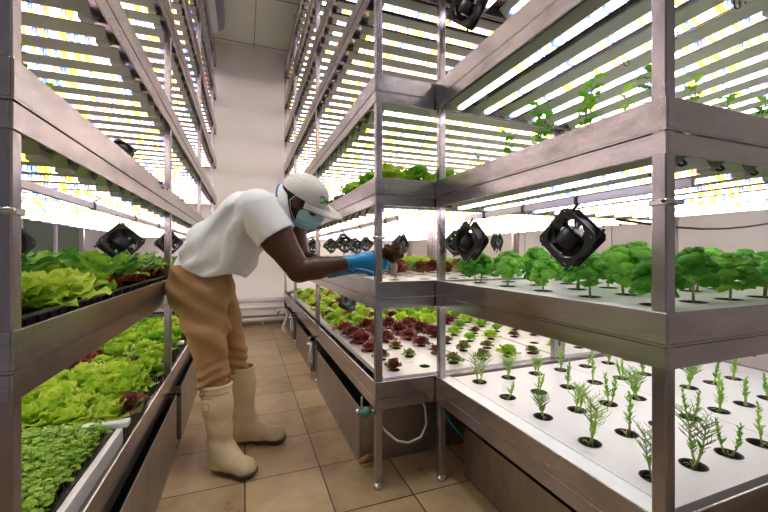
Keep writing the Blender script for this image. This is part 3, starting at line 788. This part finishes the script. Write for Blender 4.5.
# micro herb carpet
r=random.Random(9); m=MB()
for k in range(2700):
    x=r.uniform(-1.25,-.49); y=r.uniform(.90,1.685)
    if x<-1.0 and r.random()<.5: continue
    z=.036; h=r.uniform(.04,.085); dx,dy=r.uniform(-.015,.015),r.uniform(-.015,.015)
    m.tube([(x,y,z),(x+dx,y+dy,z+h)],[.0012,.0008],3,1,cap=False)
    a=r.uniform(0,6)
    for g in range(4):
        L=r.uniform(.014,.026); leaf(m,(x+dx*(.6+.1*g),y+dy,z+h*(.6+.1*g)),a+g*2.2,L,L*.42,math.radians(r.uniform(10,50)),math.radians(r.uniform(-40,10)),.002,.1,3,2,0,.3,r.uniform(0,6),freq=9,shape=1.1)
tag(m.build('herb_carpet',[leafmat('carpet_leaf',(.09,.32,.03),(.36,.62,.06),(.2,.48,.04),.35,scale=30),M['stem']],None,loc=(0,0,zb)),'dense carpet of fine green herbs in the nearest bottom left tray','herbs',None,'stuff')
for j in range(22):
    y=1.82+.108*j
    for c in range(6):
        x=-.54-.125*c+rnd.uniform(-.02,.02)
        if any(abs(y-g)<.045 for g in (1.73,2.52,3.13)): continue
        if y<2.5: k='lime'; s=rnd.uniform(.9,1.15)
        elif y<2.95: k='red' if c>2 else ('mix' if (j+c)%2 else 'lime'); s=.95
        else: k=['lime','lime','green'][(j+c)%3]; s=1.
        plant(k,x,y+rnd.uniform(-.015,.015),zb+.036,lab(k,'left rack bottom level',c,j),'lettuces on the bottom level of the left rack',s,tilt=(rnd.uniform(-.15,.15),rnd.uniform(-.1,.15)))
plant('mix',-.45,1.86,LZL[0]+.005,'bronze tipped lettuce leaf bunch hanging over the bottom left tray rim','lettuces on the bottom level of the left rack',.9,tilt=(0,.5))
# third and fourth levels of the left rack: a few plants peeping above the rim
for q,(y,k,s,dx) in enumerate(((1.0,'rocket',.9,0),(1.12,'rocket',.8,0),(1.25,'green',.55,0),(1.37,'green',.55,0),(1.52,'green',.5,0),(2.1,'red',.75,0),(2.22,'red',.75,0),(2.75,'red',.8,0),(2.88,'red',.8,0),(3.3,'lime',.7,0),(3.5,'lime',.7,0))):
    plant(k,-.45-dx,y,LZ[2]-.03,'%s peeping over the third tray rim of left rack, %s from front'%(DESC[k],ORD[q]),'plants above the third rim of the left rack',s)
plant('lime',-.45,1.27,LZ[3]-.03,'lime green leaves peeping over the fourth tray rim of left rack',None,.55)
# ------------------------------------------------------------------ the man
def surfnet(f,lo,hi,h):
    ax=[np.arange(lo[i],hi[i]+h,h) for i in range(3)]
    G=np.stack(np.meshgrid(*ax,indexing='ij'),-1)
    sh=G.shape[:3]; V=f(G.reshape(-1,3)).reshape(sh)
    ins=V<0; nx,ny,nz=sh
    acc=np.zeros((nx-1,ny-1,nz-1,3)); cnt=np.zeros((nx-1,ny-1,nz-1))
    for d in range(3):
        sl0=[slice(None)]*3; sl1=[slice(None)]*3; sl0[d]=slice(0,-1); sl1[d]=slice(1,None)
        a=V[tuple(sl0)]; b=V[tuple(sl1)]; cr=(ins[tuple(sl0)]!=ins[tuple(sl1)])
        t=np.where(cr,a/np.where(cr,a-b,1),0)
        P=G[tuple(sl0)].copy(); P[...,d]+=t*h
        o=[k for k in range(3) if k!=d]
        for i in (0,1):
            for j in (0,1):
                s=[slice(None)]*3
                s[o[0]]=slice(i,i+sh[o[0]]-1); s[o[1]]=slice(j,j+sh[o[1]]-1)
                c=cr[tuple(s)]; acc+=np.where(c[...,None],P[tuple(s)],0); cnt+=c
    act=cnt>0; idx=-np.ones(act.shape,int); idx[act]=np.arange(act.sum())
    verts=acc[act]/cnt[act][:,None]; faces=[]
    for d in range(3):
        o=[k for k in range(3) if k!=d]
        s0=[slice(1,-1)]*3; s1=[slice(1,-1)]*3; s0[d]=slice(0,-1); s1[d]=slice(1,None)
        a=ins[tuple(s0)]; b=ins[tuple(s1)]
        for flip in (False,True):
            w=np.argwhere((a&~b) if not flip else (~a&b))
            if not len(w): continue
            c=w.copy(); c[:,o[0]]+=1; c[:,o[1]]+=1
            def g(i,j):
                q=c.copy(); q[:,o[0]]-=i; q[:,o[1]]-=j; return idx[q[:,0],q[:,1],q[:,2]]
            Q=np.stack([g(1,1),g(0,1),g(0,0),g(1,0)],1)
            if (d==1)!=flip: Q=Q[:,::-1]
            faces.append(Q)
    F=np.concatenate(faces) if faces else np.zeros((0,4),int)
    F=F[(F>=0).all(1)]
    return verts,F
def sdfobj(name,f,lo,hi,h,mats,parent,matfn=None,smooth=2):
    v,fc=surfnet(f,lo,hi,h)
    for _ in range(smooth):   # light laplacian
        s=np.zeros_like(v); c=np.zeros(len(v))
        for a,b in ((0,1),(1,2),(2,3),(3,0)):
            np.add.at(s,fc[:,a],v[fc[:,b]]); np.add.at(c,fc[:,a],1); np.add.at(s,fc[:,b],v[fc[:,a]]); np.add.at(c,fc[:,b],1)
        v=v*.5+.5*s/np.maximum(c,1)[:,None]
    me=D.meshes.new(name); me.from_pydata(v.tolist(),[],fc.tolist())
    for m in mats: me.materials.append(m)
    me.polygons.foreach_set('use_smooth',[True]*len(fc))
    if matfn is not None:
        cen=v[fc].mean(1); me.polygons.foreach_set('material_index',matfn(cen).astype(int).tolist())
    me.update(); return mkobj(name,me,parent)
A=lambda *p: np.array(p,float)
def cap(P,a,b,ra,rb,n=None,s=1.):
    a=A(*a);b=A(*b)
    if n is not None:
        n=A(*n); n=n/np.linalg.norm(n)
        P=P+((P-a)@n)[:,None]*n*(s-1); b=b+((b-a)@n)*n*(s-1)
    d=b-a; L=max(d@d,1e-9); t=np.clip(((P-a)@d)/L,0,1)
    return np.linalg.norm(P-a-t[:,None]*d,axis=1)-(ra+(rb-ra)*t)
def ell(P,c,r,R=None):
    Q=P-A(*c)
    if R is not None: Q=Q@R
    r=A(*r); k=np.linalg.norm(Q/r,axis=1); return (k-1)*r.min()
def smin(a,b,k):
    h=np.clip(.5+.5*(b-a)/k,0,1); return b+(a-b)*h-k*h*(1-h)
def chain(P,pts,rs,k=.02,n=None,s=1.):
    r=None
    for i in range(len(pts)-1):
        d=cap(P,pts[i],pts[i+1],rs[i],rs[i+1],n,s); r=d if r is None else smin(r,d,k)
    return r
man=thing('person','bending man in white polo, cap, blue mask and gloves, khaki trousers, white boots','person',(0,2.15,0))
MO=man.location
def reloc(o): o.location=(-MO[0],-MO[1],-MO[2]); return o
M['skin']=simple('dark_skin',(.088,.035,.02),.42,0,.5,bump=.08,bscale=90,var=.15,vscale=12)
M['shirt']=simple('white_polo',(.88,.89,.92),.8,bump=.55,bscale=11)
M['khaki']=simple('khaki_cotton',(.38,.215,.09),.85,bump=.6,bscale=16,var=.06,vscale=8)
M['boot']=simple('cream_rubber',(.70,.575,.35),.38,0,.5,var=.12,vscale=9)
M['sole']=simple('brown_sole',(.07,.045,.03),.6)
M['glove']=simple('blue_nitrile',(.015,.30,.66),.32,0,.5,bump=.15,bscale=90)
M['mask']=simple('teal_mask',(.42,.76,.80),.75,bump=.05,bscale=200)
M['capm']=simple('white_cap',(.80,.79,.77),.8,bump=.1,bscale=300)
M['hair']=simple('black_hair',(.012,.01,.009),.85,bump=.6,bscale=250)
M['eye']=simple('eye_white',(.7,.68,.62),.2)
M['blue']=simple('blue_trim',(.02,.14,.42),.7)
M['emb']=simple('green_embroidery',(.03,.42,.10),.7)
M['print']=simple('grey_print',(.18,.16,.14),.7)
# joints
fwd=A(.936,-.35,0); rgt=A(-.35,-.936,0)
pel=A(-.215,2.20,.945); wai=A(-.125,2.18,1.10); che=A(.02,2.13,1.272); nek=A(.140,2.095,1.365)
shN=A(.060,1.935,1.315); shF=A(.215,2.25,1.33)
elN=A(.252,1.855,1.012); wrN=A(.50,1.812,1.052)
elF=A(.30,2.13,1.06); wrF=A(.45,1.95,1.005)
# head frame
hc=A(.297,2.01,1.388)
pitch=math.radians(28); hf=A(.965,-.26,0); hf/=np.linalg.norm(hf)
HF=hf*math.cos(pitch)+A(0,0,-math.sin(pitch)); HU=hf*math.sin(pitch)+A(0,0,math.cos(pitch)); HR=np.cross(HF,HU)
ro_=math.radians(24); HU=HU*math.cos(ro_)+HR*math.sin(ro_); HR=np.cross(HF,HU)
HM=np.stack([HR,HF,HU],1)    # columns: right, forward, up ; local = (P-hc)@HM
HS=1.13
def hl(P): return ((P-hc)@HM)/HS
def hw(p): return hc+HM@(A(*p)*HS)
def headf(P):
    q=hl(P)
    d=ell(q,(0,-.012,.028),(.077,.098,.080))
    d=smin(d,ell(q,(0,.025,-.03),(.062,.072,.095)),.03)
    d=smin(d,ell(q,(0,.055,-.092),(.034,.035,.034)),.03)
    d=smin(d,cap(q,(0,.086,.025),(0,.108,-.022),.010,.015),.014)      # nose
    d=smin(d,cap(q,(-.035,.082,.034),(.035,.082,.034),.014,.014),.02) # brow
    for s in (-1,1):
        e=cap(q,(s*.033,.094,.014),(s*.03,.094,.014),.013,.013); d=np.maximum(d,-(e)+.0) if False else d
        ear=ell(q,(s*.080,-.012,-.002),(.012,.021,.033)); d=smin(d,ear,.008)
        d=smin(d,ell(q,(s*.042,.070,-.018),(.02,.02,.02)),.02)
    d=smin(d,ell(q,(0,.094,-.058),(.026,.014,.011)),.01)
    return d*HS
nkb=hw((0,-.045,-.055)); cc=A(.208,2.06,1.352); cx=A(.92,-.36,.10); cx/=np.linalg.norm(cx)
def bodyf(P):
    d=headf(P)
    d=smin(d,cap(P,nek,nkb,.066,.060),.03)
    tor=chain(P,[pel,wai,che,nek],[.10,.10,.10,.05],.05,rgt,.75)
    d=smin(d,tor,.03)
    for s,e,w,k in ((shN,elN,wrN,1),(shF,elF,wrF,1)):
        m1=s*.5+e*.5; f1=e*.65+w*.35
        d=smin(d,chain(P,[s,m1,e],[.088,.080,.058],.02),.03)
        d=smin(d,chain(P,[e,f1,w],[.058,.055,.034],.02),.012)
    return d
reloc(sdfobj('body',bodyf,(-.36,1.72,.80),(.58,2.42,1.56),.0075,[M['skin']],man))
# hair below the cap, eyes, brows
def hairf(P):
    q=hl(P); d=np.maximum(headf(P)-.005,0)+0
    d=headf(P)-.005
    cut=np.maximum(q[:,1]-.045+.0*q[:,0],-.045-q[:,2]+np.abs(q[:,1]+.02)*.0)
    face=q[:,1]-(.03+.55*(q[:,2]-.02))
    d=np.maximum(d,face); d=np.maximum(d,-(q[:,2]+.03+.5*np.clip(q[:,1]+.02,0,1)))
    ears=np.maximum(np.abs(q[:,0])-.2,-1)
    e=np.minimum(ell(q,(.088,-.012,-.002),(.022,.026,.038)),ell(q,(-.088,-.012,-.002),(.022,.026,.038)))
    return np.maximum(d,-e)
reloc(sdfobj('hair',hairf,tuple(hc-.16),tuple(hc+.16),.005,[M['hair']],man,smooth=1))
m=MB()
for s in (-1,1):
    c=hw((s*.031,.079,.012)); e=MB()
    e.lathe((0,0,0),[(0,-.0125)]+[(.0125*math.sin(t),-.0125*math.cos(t)) for t in np.linspace(.2,PI-.2,7)]+[(0,.0125)],10); me=e.mesh('eye',[M['eye']])
    o=mkobj('eye',me,man,tuple(c-A(*MO)))
    e=MB(); p=hw((s*.031,.0915,.012)); e.lathe((0,0,0),[(0,-.005),(.005,-.002),(.0055,.0),(.004,.003),(0,.004)],8); pp=mkobj('pupil',e.mesh('pupil',M['hair']),o,tuple(p-c))
    e=MB(); e.tube([tuple(hw((s*x,y,z))-A(*MO)) for x,y,z in ((.014,.0985,.036),(.032,.097,.041),(.052,.086,.034))],[.003,.0035,.002],6); e.build('eyebrow',M['hair'],man)
# cap
def crownf(P):
    q=hl(P); d=ell(q,(0,-.004,.032),(.091,.115,.092))
    d=np.abs(d+.003)-.003
    cut=.035-.12*(q[:,1])-q[:,2]*1.0
    cut=(.028-.12*np.clip(q[:,1],-.02,.12))-q[:,2]
    return np.maximum(d*HS,cut*HS)
reloc(sdfobj('cap_crown',crownf,tuple(hc-.2),tuple(hc+.22),.005,[M['capm']],man))
m=MB(); vs=[];nu,nv=8,14
for lay in (0,-.004):
    for i in range(nu+1):
        for j in range(nv+1):
            s=j/nv*2-1; a=s*1.3; t=i/nu
            x0,y0=.0905*math.sin(a),.112*math.cos(a)-.004; x1,y1=.088*math.sin(a*1.05),.105*math.cos(a)+.100*math.cos(s*PI/2)**.5
            x=x0+(x1-x0)*t; y=y0+(y1-y0)*t
            z=.030-.12*max(y0,-.02)-.022*s*s*t-.006*t*t-.002*t+lay
            vs.append(tuple(hw((x,y,z))-A(*MO)))
n1=(nu+1)*(nv+1); fs=[]
for i in range(nu):
    for j in range(nv):
        a=i*(nv+1)+j; fs.append((a,a+1,a+nv+2,a+nv+1)); fs.append((n1+a,n1+a+nv+1,n1+a+nv+2,n1+a+1))
edge=[nu*(nv+1)+j for j in range(nv+1)]
for k in range(nv): fs.append((edge[k],edge[k+1],n1+edge[k+1],n1+edge[k]))
for c in (0,nv):
    for i in range(nu):
        a=i*(nv+1)+c; b=a+nv+1; fs.append((a,b,n1+b,n1+a))
m.add(vs,fs,0,True); m.build('cap_brim',M['capm'],man)
# green emblem on cap front-right
m=MB()
def onCap(a,b):   # a azimuth to the right, b elevation
    r=(.0935,.1175,.0945); return hw((r[0]*math.sin(a)*math.cos(b),-.004+r[1]*math.cos(a)*math.cos(b),.032+r[2]*math.sin(b)))-A(*MO)
def patch(pts,w):
    for i in range(len(pts)-1):
        (a0,b0),(a1,b1)=pts[i],pts[i+1]; dx,dy=a1-a0,b1-b0; L=math.hypot(dx,dy) or 1; nx,ny=-dy/L*w,dx/L*w
        m.add([tuple(onCap(a0-nx,b0-ny)),tuple(onCap(a0+nx,b0+ny)),tuple(onCap(a1+nx,b1+ny)),tuple(onCap(a1-nx,b1-ny))],[(0,1,2,3)])
patch([(.62+.17*math.cos(t),.30+.15*math.sin(t)) for t in np.linspace(.6,5.2,14)],.035)
patch([(.12+.10*math.cos(t),.22+.13*math.sin(t)) for t in np.linspace(0,6.2,12)],.05)
patch([(.5,.28),(.34,.2),(.2,.28)],.045)
m.build('cap_emblem',M['emb'],man)
# mask
def maskf(P):
    q=hl(P); d=headf(P)/HS
    puff=.014+.006*np.cos(q[:,2]*190)*.25
    d2=np.maximum(d-puff,-(d-.004))
    top=q[:,2]-(.002-.9*np.abs(q[:,0])**1.0*.15); bot=-(q[:,2]+.128)
    back=(.006+.0*q[:,2])-q[:,1]
    return np.maximum(np.maximum(d2,top),np.maximum(bot,back))*HS
def maskf2(P):
    q=hl(P)
    big=smin(ell(q,(0,.035,-.055),(.073,.078,.082)),ell(q,(0,.07,-.04),(.035,.052,.05)),.03)
    big=big-.0018*np.sin(q[:,2]*260)
    d=np.maximum(big,-(big+.006)); d=np.maximum(d,q[:,2]-.004-.25*(q[:,1]-.1)*0)
    d=np.maximum(d,-(q[:,2]+.134)); d=np.maximum(d,.012-q[:,1]); 
    return d*HS
reloc(sdfobj('face_mask',maskf2,tuple(hc-.19),tuple(hc+.2),.0042,[M['mask']],man,smooth=1))
for s in (-1,1):
    m=MB(); m.tube([tuple(hw(p)-A(*MO)) for p in ((s*.066,.03,-.004),(s*.078,.0,.028),(s*.085,-.026,.03),(s*.088,-.04,.0),(s*.082,-.022,-.045),(s*.068,.018,-.095))],.0022,5); m.build('ear_loop',M['capm'],man)
# polo shirt
def fold(P,amp,fr,d):
    q=P@A(*d); e=P@A(d[2],d[1],-d[0]); m_=.5+.5*np.sin(e*11+3*np.sin(P[:,0]*8+P[:,2]*5))
    w=np.sin(q*fr+2.6*np.sin(e*7+P[:,1]*6)+1.2*np.sin(P[:,2]*17))
    return amp*m_*(np.abs(w)**.6*np.sign(w))
def shirtf(P):
    hem=pel-A(.028,0,.045)
    d=chain(P,[hem,wai,che,nek-A(.01,0,.035)],[.150,.158,.152,.066],.07,rgt,.80)
    d=smin(d,cap(P,shN,shF,.088,.085),.06)
    belly=ell(P,wai+A(.045,-.02,-.0),(.125,.16,.11)); d=smin(d,belly,.06)
    fo=fold(P,.013,40,(.62,.2,-.75))+fold(P,.008,80,(.5,-.3,-.8)); d=d+fo
    for s,e in ((shN,elN),(shF,elF)):
        q=s+(e-s)*.46; sl=cap(P,s,q+(e-s)*.3,.104,.102)
        ax=(e-s)/np.linalg.norm(e-s); sl=np.maximum(sl,(P-q)@ax); 
        # hollow sleeve end
        inner=cap(P,s,e,.094,.092); inn=np.maximum(inner,((q-ax*.012)-P)@ax)
        d=smin(d,sl,.022); d=np.maximum(d,-inn)
    # hem, slanted
    dn=A(-.16,0,-1.); dn/=np.linalg.norm(dn)
    d=np.maximum(d,(P-(pel+A(0,0,.055)))@dn-.0-.015*np.sin(P[:,0]*25))
    # neck opening
    d=np.maximum(d,-cap(P,cc-cx*.02,cc+cx*.15,.076,.09))
    return d
reloc(sdfobj('polo_shirt',shirtf,(-.48,1.78,.78),(.40,2.46,1.56),.0075,[M['shirt']],man))
def collarf(P):
    t=(P-cc)@cx; rad=np.linalg.norm((P-cc)-t[:,None]*cx,axis=1)
    ro=.116-.30*np.clip(t,-.05,.1); d=np.maximum(np.abs(rad-ro)-.0045,np.maximum(t-.042,-.018-t))
    return d
def colm(c): return ((c-cc)@cx<-.006)
reloc(sdfobj('collar',collarf,tuple(cc-.18),tuple(cc+.18),.0045,[M['shirt'],M['blue']],man,colm,1))
# trousers
hipN=A(-.205,2.095,.885); hipF=A(-.165,2.275,.885)
knN=A(-.155,2.055,.50); knF=A(-.07,2.30,.50); anN=A(-.135,2.055,.30); anF=A(-.015,2.30,.30)
def trousf(P):
    d=chain(P,[pel+A(0,0,.04),pel-A(0,0,.05)],[.145,.150],.05,rgt,.80)
    d=smin(d,ell(P,pel+A(-.022,0,-.05),(.138,.17,.13)),.05)
    for h,k,a in ((hipN,knN,anN),(hipF,knF,anF)):
        d=smin(d,chain(P,[h,h*.5+k*.5,k],[.118,.098,.078],.04),.035)
        d=smin(d,cap(P,k,a,.080,.040),.02)
    w=np.clip((.62-P[:,2])/.2,0,1)
    d=d+(.009*w)*np.sin(P[:,2]*125+4*np.sin(P[:,0]*18)+5*P[:,1])+fold(P,.010,38,(.5,.2,.8))+fold(P,.005,70,(-.5,.3,.8))
    d=d+.004*np.sin(P[:,2]*55+P[:,0]*40)*(1-w)
    d=np.maximum(d,P[:,2]-(pel[2]+.10))
    d=np.maximum(d,.36-P[:,2])
    return d
reloc(sdfobj('trousers',trousf,(-.47,1.87,.33),(.12,2.52,1.04),.0075,[M['khaki']],man))
m=MB(); 
pk=[A(-.30,2.02,.955),A(-.26,1.985,.92),A(-.235,1.975,.87)]
# boots
def boot(heel,toe,top,name,lab):
    heel=A(*heel,0);toe=A(*toe,0);ax=(toe-heel)/np.linalg.norm(toe-heel); L=np.linalg.norm(toe-heel); side=A(-ax[1],ax[0],0)
    H=lambda t,z,s=0: heel+ax*(t*L)+side*s+A(0,0,z)
    top=A(*top); ank=H(.20,.12)
    def foot(P):
        d=chain(P,[H(.16,.055),H(.5,.050),H(.80,.040)],[.046,.048,.047],.03)
        d=smin(d,ell(P,H(.83,.038),(.052,.052,.042)),.02)
        return d
    def f(P):
        d=smin(foot(P),chain(P,[H(.17,.05),ank,top-(top-ank)*.35,top],[.045,.056,.070,.079],.03),.055)
        d=smin(d,cap(P,H(.22,.10),H(.45,.06),.05,.048),.03)
        d=d-.0035*np.exp(-((P[:,2]-(top[2]-.012))/.006)**2)-.002*np.exp(-((P[:,2]-(top[2]-.045))/.004)**2)+.003*np.sin(P[:,2]*60+P[:,0]*20)*np.clip((.28-P[:,2])/.1,0,1)*np.clip((P[:,2]-.09)/.05,0,1)
        d=np.maximum(d,P[:,2]-top[2]); d=np.maximum(d,.018-P[:,2])
        inn=cap(P,top-A(0,0,.06),top+A(0,0,.1),.068,.068); return np.maximum(d,-inn)
    b=sdfobj(name,f,(min(heel[0],toe[0])-.13,min(heel[1],toe[1])-.13,-.01),(max(heel[0],toe[0])+.13,max(heel[1],toe[1])+.15,top[2]+.02),.006,[M['boot']],man); reloc(b)
    def fs(P):
        d=foot(P+A(0,0,.0))-.007; d=np.maximum(d,P[:,2]-.030); d=np.maximum(d,.0-P[:,2])
        arch=((P-heel)@ax/L); d=np.maximum(d,-np.maximum(np.abs(arch-.36)-.07,P[:,2]-.014))
        tr=.003*np.sign(np.sin(arch*110)); d=np.maximum(d,-(np.maximum(P[:,2]-.006,-(tr)) ) if False else d)
        return d
    s=sdfobj('sole',fs,(min(heel[0],toe[0])-.1,min(heel[1],toe[1])-.1,-.012),(max(heel[0],toe[0])+.1,max(heel[1],toe[1])+.1,.05),.005,[M['sole']],b)
    return b,top
bN,tN=boot((-.150,2.075),(.035,1.915),(-.140,2.052,.445),'boot',0)
bF,tF=boot((-.055,2.315),(.215,2.215),(-.022,2.302,.445),'boot',0)
# printed marks on the near boot, laid on the shaft
from mathutils.bvhtree import BVHTree
bt_=BVHTree.FromPolygons([v.co.copy() for v in bN.data.vertices],[tuple(p.vertices) for p in bN.data.polygons])
def bp(ang,z):
    dr=Vector((math.cos(ang),math.sin(ang),0)); o=Vector((tN[0],tN[1],z))+dr*.2
    h=bt_.ray_cast(o,-dr)
    p=h[0] if h[0] is not None else Vector((tN[0],tN[1],z))+dr*.08
    return tuple(p+dr*.0016)
def bstrip(a0,a1,z,w=.0013):
    m=MB(); n=10
    for i in range(n):
        x0=a0+(a1-a0)*i/n; x1=a0+(a1-a0)*(i+1)/n; m.add([bp(x0,z-w),bp(x1,z-w),bp(x1,z+w),bp(x0,z+w)],[(0,1,2,3)])
    return m
for a in ((-2.9,-.7,.402),(-2.6,-1.9,.426),(-2.6,-2.1,.416),(-2.5,-1.8,.385)): bstrip(*a).build('print_line',M['print'],bN)
m=bstrip(-2.4,-1.9,.362)
q=bstrip(-2.4,-1.9,.325); m.add(q.v,q.f)
for a in (-2.4,-1.9): m.add([bp(a-.012,.325),bp(a+.012,.325),bp(a+.012,.362),bp(a-.012,.362)],[(0,1,2,3)])
m.build('print_box',M['print'],bN)
# gloves
HSC=1.16
def hand(w,palm,fd,nrm,sidev,curls,tcurl,name,hold=None,thumbside=1):
    """w wrist, palm centre, fd finger direction, nrm palm normal (towards grip), sidev across the knuckles"""
    fd=fd/np.linalg.norm(fd); sidev=sidev-fd*(sidev@fd); sidev/=np.linalg.norm(sidev); nrm=np.cross(fd,sidev)*(1 if np.cross(fd,sidev)@nrm>0 else -1)
    kn=palm+fd*.042*HSC
    ch=[]
    for i,(ln,off) in enumerate(((.072,.030),(.080,.010),(.075,-.010),(.060,-.028))):
        off*=HSC; ln*=HSC; p=kn+sidev*off-fd*(.004 if i in(0,) else .012 if i==3 else 0); pts=[palm+sidev*off*.7,p]; a=0
        for s,(fr,c) in enumerate(((.42,curls[i][0]),(.32,curls[i][1]),(.26,curls[i][2]))):
            a+=c; dr=fd*math.cos(a)+nrm*math.sin(a)+sidev*off*1.2; dr/=np.linalg.norm(dr); p=p+dr*ln*fr; pts.append(p)
        ch.append((pts,[.013,.012,.0112,.0105,.009]))
    tb=palm-fd*.03+sidev*.022*thumbside; a=tcurl[0]; pts=[tb]; p=tb
    for s,(ln,c) in enumerate(((.034,0),(.030,tcurl[1]),(.024,tcurl[2]))):
        a+=c; dr=sidev*thumbside*math.cos(a)*.75+fd*.75+nrm*math.sin(a); dr/=np.linalg.norm(dr); p=p+dr*ln; pts.append(p)
    ch.append((pts,[.015,.013,.0112,.0095]))
    def f(P):
        d=cap(P,palm-fd*.028,palm+fd*.026,.041,.046,nrm,2.0)
        d=smin(d,cap(P,palm-fd*.02,w,.030,.034),.025)
        ax=(w-palm)/np.linalg.norm(w-palm); cu=w+ax*.035
        d=smin(d,cap(P,w,cu,.0345,.040),.012)
        for pts,rs in ch: d=smin(d,chain(P,pts,rs,.004),.007)
        d=d+.0012*np.sin((P@ax)*300)*np.clip(1-np.abs((P-w)@ax)/.04,0,1)
        d=np.maximum(d,(P-cu)@ax)
        return d
    allp=np.concatenate([np.array(c[0]) for c in ch]+[w[None],palm[None]])
    return reloc(sdfobj(name,f,tuple(allp.min(0)-.055),tuple(allp.max(0)+.055),.0036,[M['glove']],man,smooth=1))
palmN=A(.592,1.778,1.058)
hand(wrN,palmN,A(.90,-.25,-.22),A(.2,.9,-.2),A(.1,.15,1.),[(.15,.45,.4),(.25,.5,.4),(.35,.55,.45),(.4,.6,.5)],(.5,.3,.3),'glove')
palmF=A(.525,1.895,1.012)
hand(wrF,palmF,A(.85,-.42,-.04),A(0,0,-1.),A(-.3,-.9,0),[(.1,.15,.1),(.12,.15,.1),(.12,.2,.15),(.15,.2,.15)],(.1,.05,.05),'glove')
# lettuce he is holding, with its root plug
hx,hy,hz=at(394,266,1.83)
hl_=thing('held_lettuce','bronze green lettuce with pale root plug held in the blue glove','lettuce',(hx,hy,hz))
mkobj('leaves',lettuce(22,.08,.09,.011,leafmat('held_leaf',(.14,.07,.03),(.20,.40,.06),(.15,.22,.04),.4),77,.2,25),hl_,(0,0,.005),(.0,-.15,.6),(1.1,1.1,1.3)); 
m=MB(); m.lathe((0,0,0),[(0,-.05),(.012,-.045),(.017,-.02),(.018,.0),(.014,.014),(0,.018)],12)
r=random.Random(4)
for k in range(9):
    a=r.uniform(0,6); m.tube([(.01*math.cos(a),.01*math.sin(a),-.03),(.016*math.cos(a),.016*math.sin(a),-.055),(.018*math.cos(a+.3),.018*math.sin(a+.3),-.075)],[.002,.0015,.0008],4)
m.build('root_plug',simple('pink_root',(.78,.58,.46),.8,bump=.5,bscale=150),hl_)

# ------------------------------------------------------------------ camera, world, view
cam=D.cameras.new('camera'); co=D.objects.new('camera',cam); COL.objects.link(co)
co.location=(0,0,CH); co.rotation_euler=(PI/2,0,-TH); cam.sensor_width=36; cam.lens=36*F_/768; cam.shift_y=-3/768; cam.clip_start=.02
sc=bpy.context.scene; sc.camera=co
w=D.worlds.new('room_light'); sc.world=w; w.use_nodes=True; w.node_tree.nodes['Background'].inputs[0].default_value=(.95,.93,1,1); w.node_tree.nodes['Background'].inputs[1].default_value=.15
L=D.lights.new('fill_lamp','AREA'); L.shape='RECTANGLE'; L.size=.3; L.size_y=1.5; L.energy=38; L.color=(.97,1,.93); lo=D.objects.new('fill_lamp',L); COL.objects.link(lo); lo.location=(.1,1.6,RZ-.075)  # added fill light, out of view, brightens the man and floor
cl_=thing('added_fill_light','added white fill lamp, out of view over the tiled aisle','lamp',(.1,1.6,RZ))  # unseen fixture made up to house the fill light
m=MB(); m.box(-.17,.17,-.78,.78,-.05,0,0,.008); m.build('housing',M['acw'],cl_)
dm=D.materials.new('fill_diffuser'); dm.use_nodes=True; dm.node_tree.nodes['Principled BSDF'].inputs['Emission Color'].default_value=(.97,1,.93,1); dm.node_tree.nodes['Principled BSDF'].inputs['Emission Strength'].default_value=3
m=MB(); m.box(-.15,.15,-.75,.75,-.062,-.05,0,.004); m.build('diffuser',dm,cl_)  # glowing panel added with the fill light
sc.view_settings.view_transform='Standard'; sc.view_settings.look='None'; sc.view_settings.gamma=1; sc.view_settings.use_curve_mapping=False
sc.view_settings.exposure=0.25
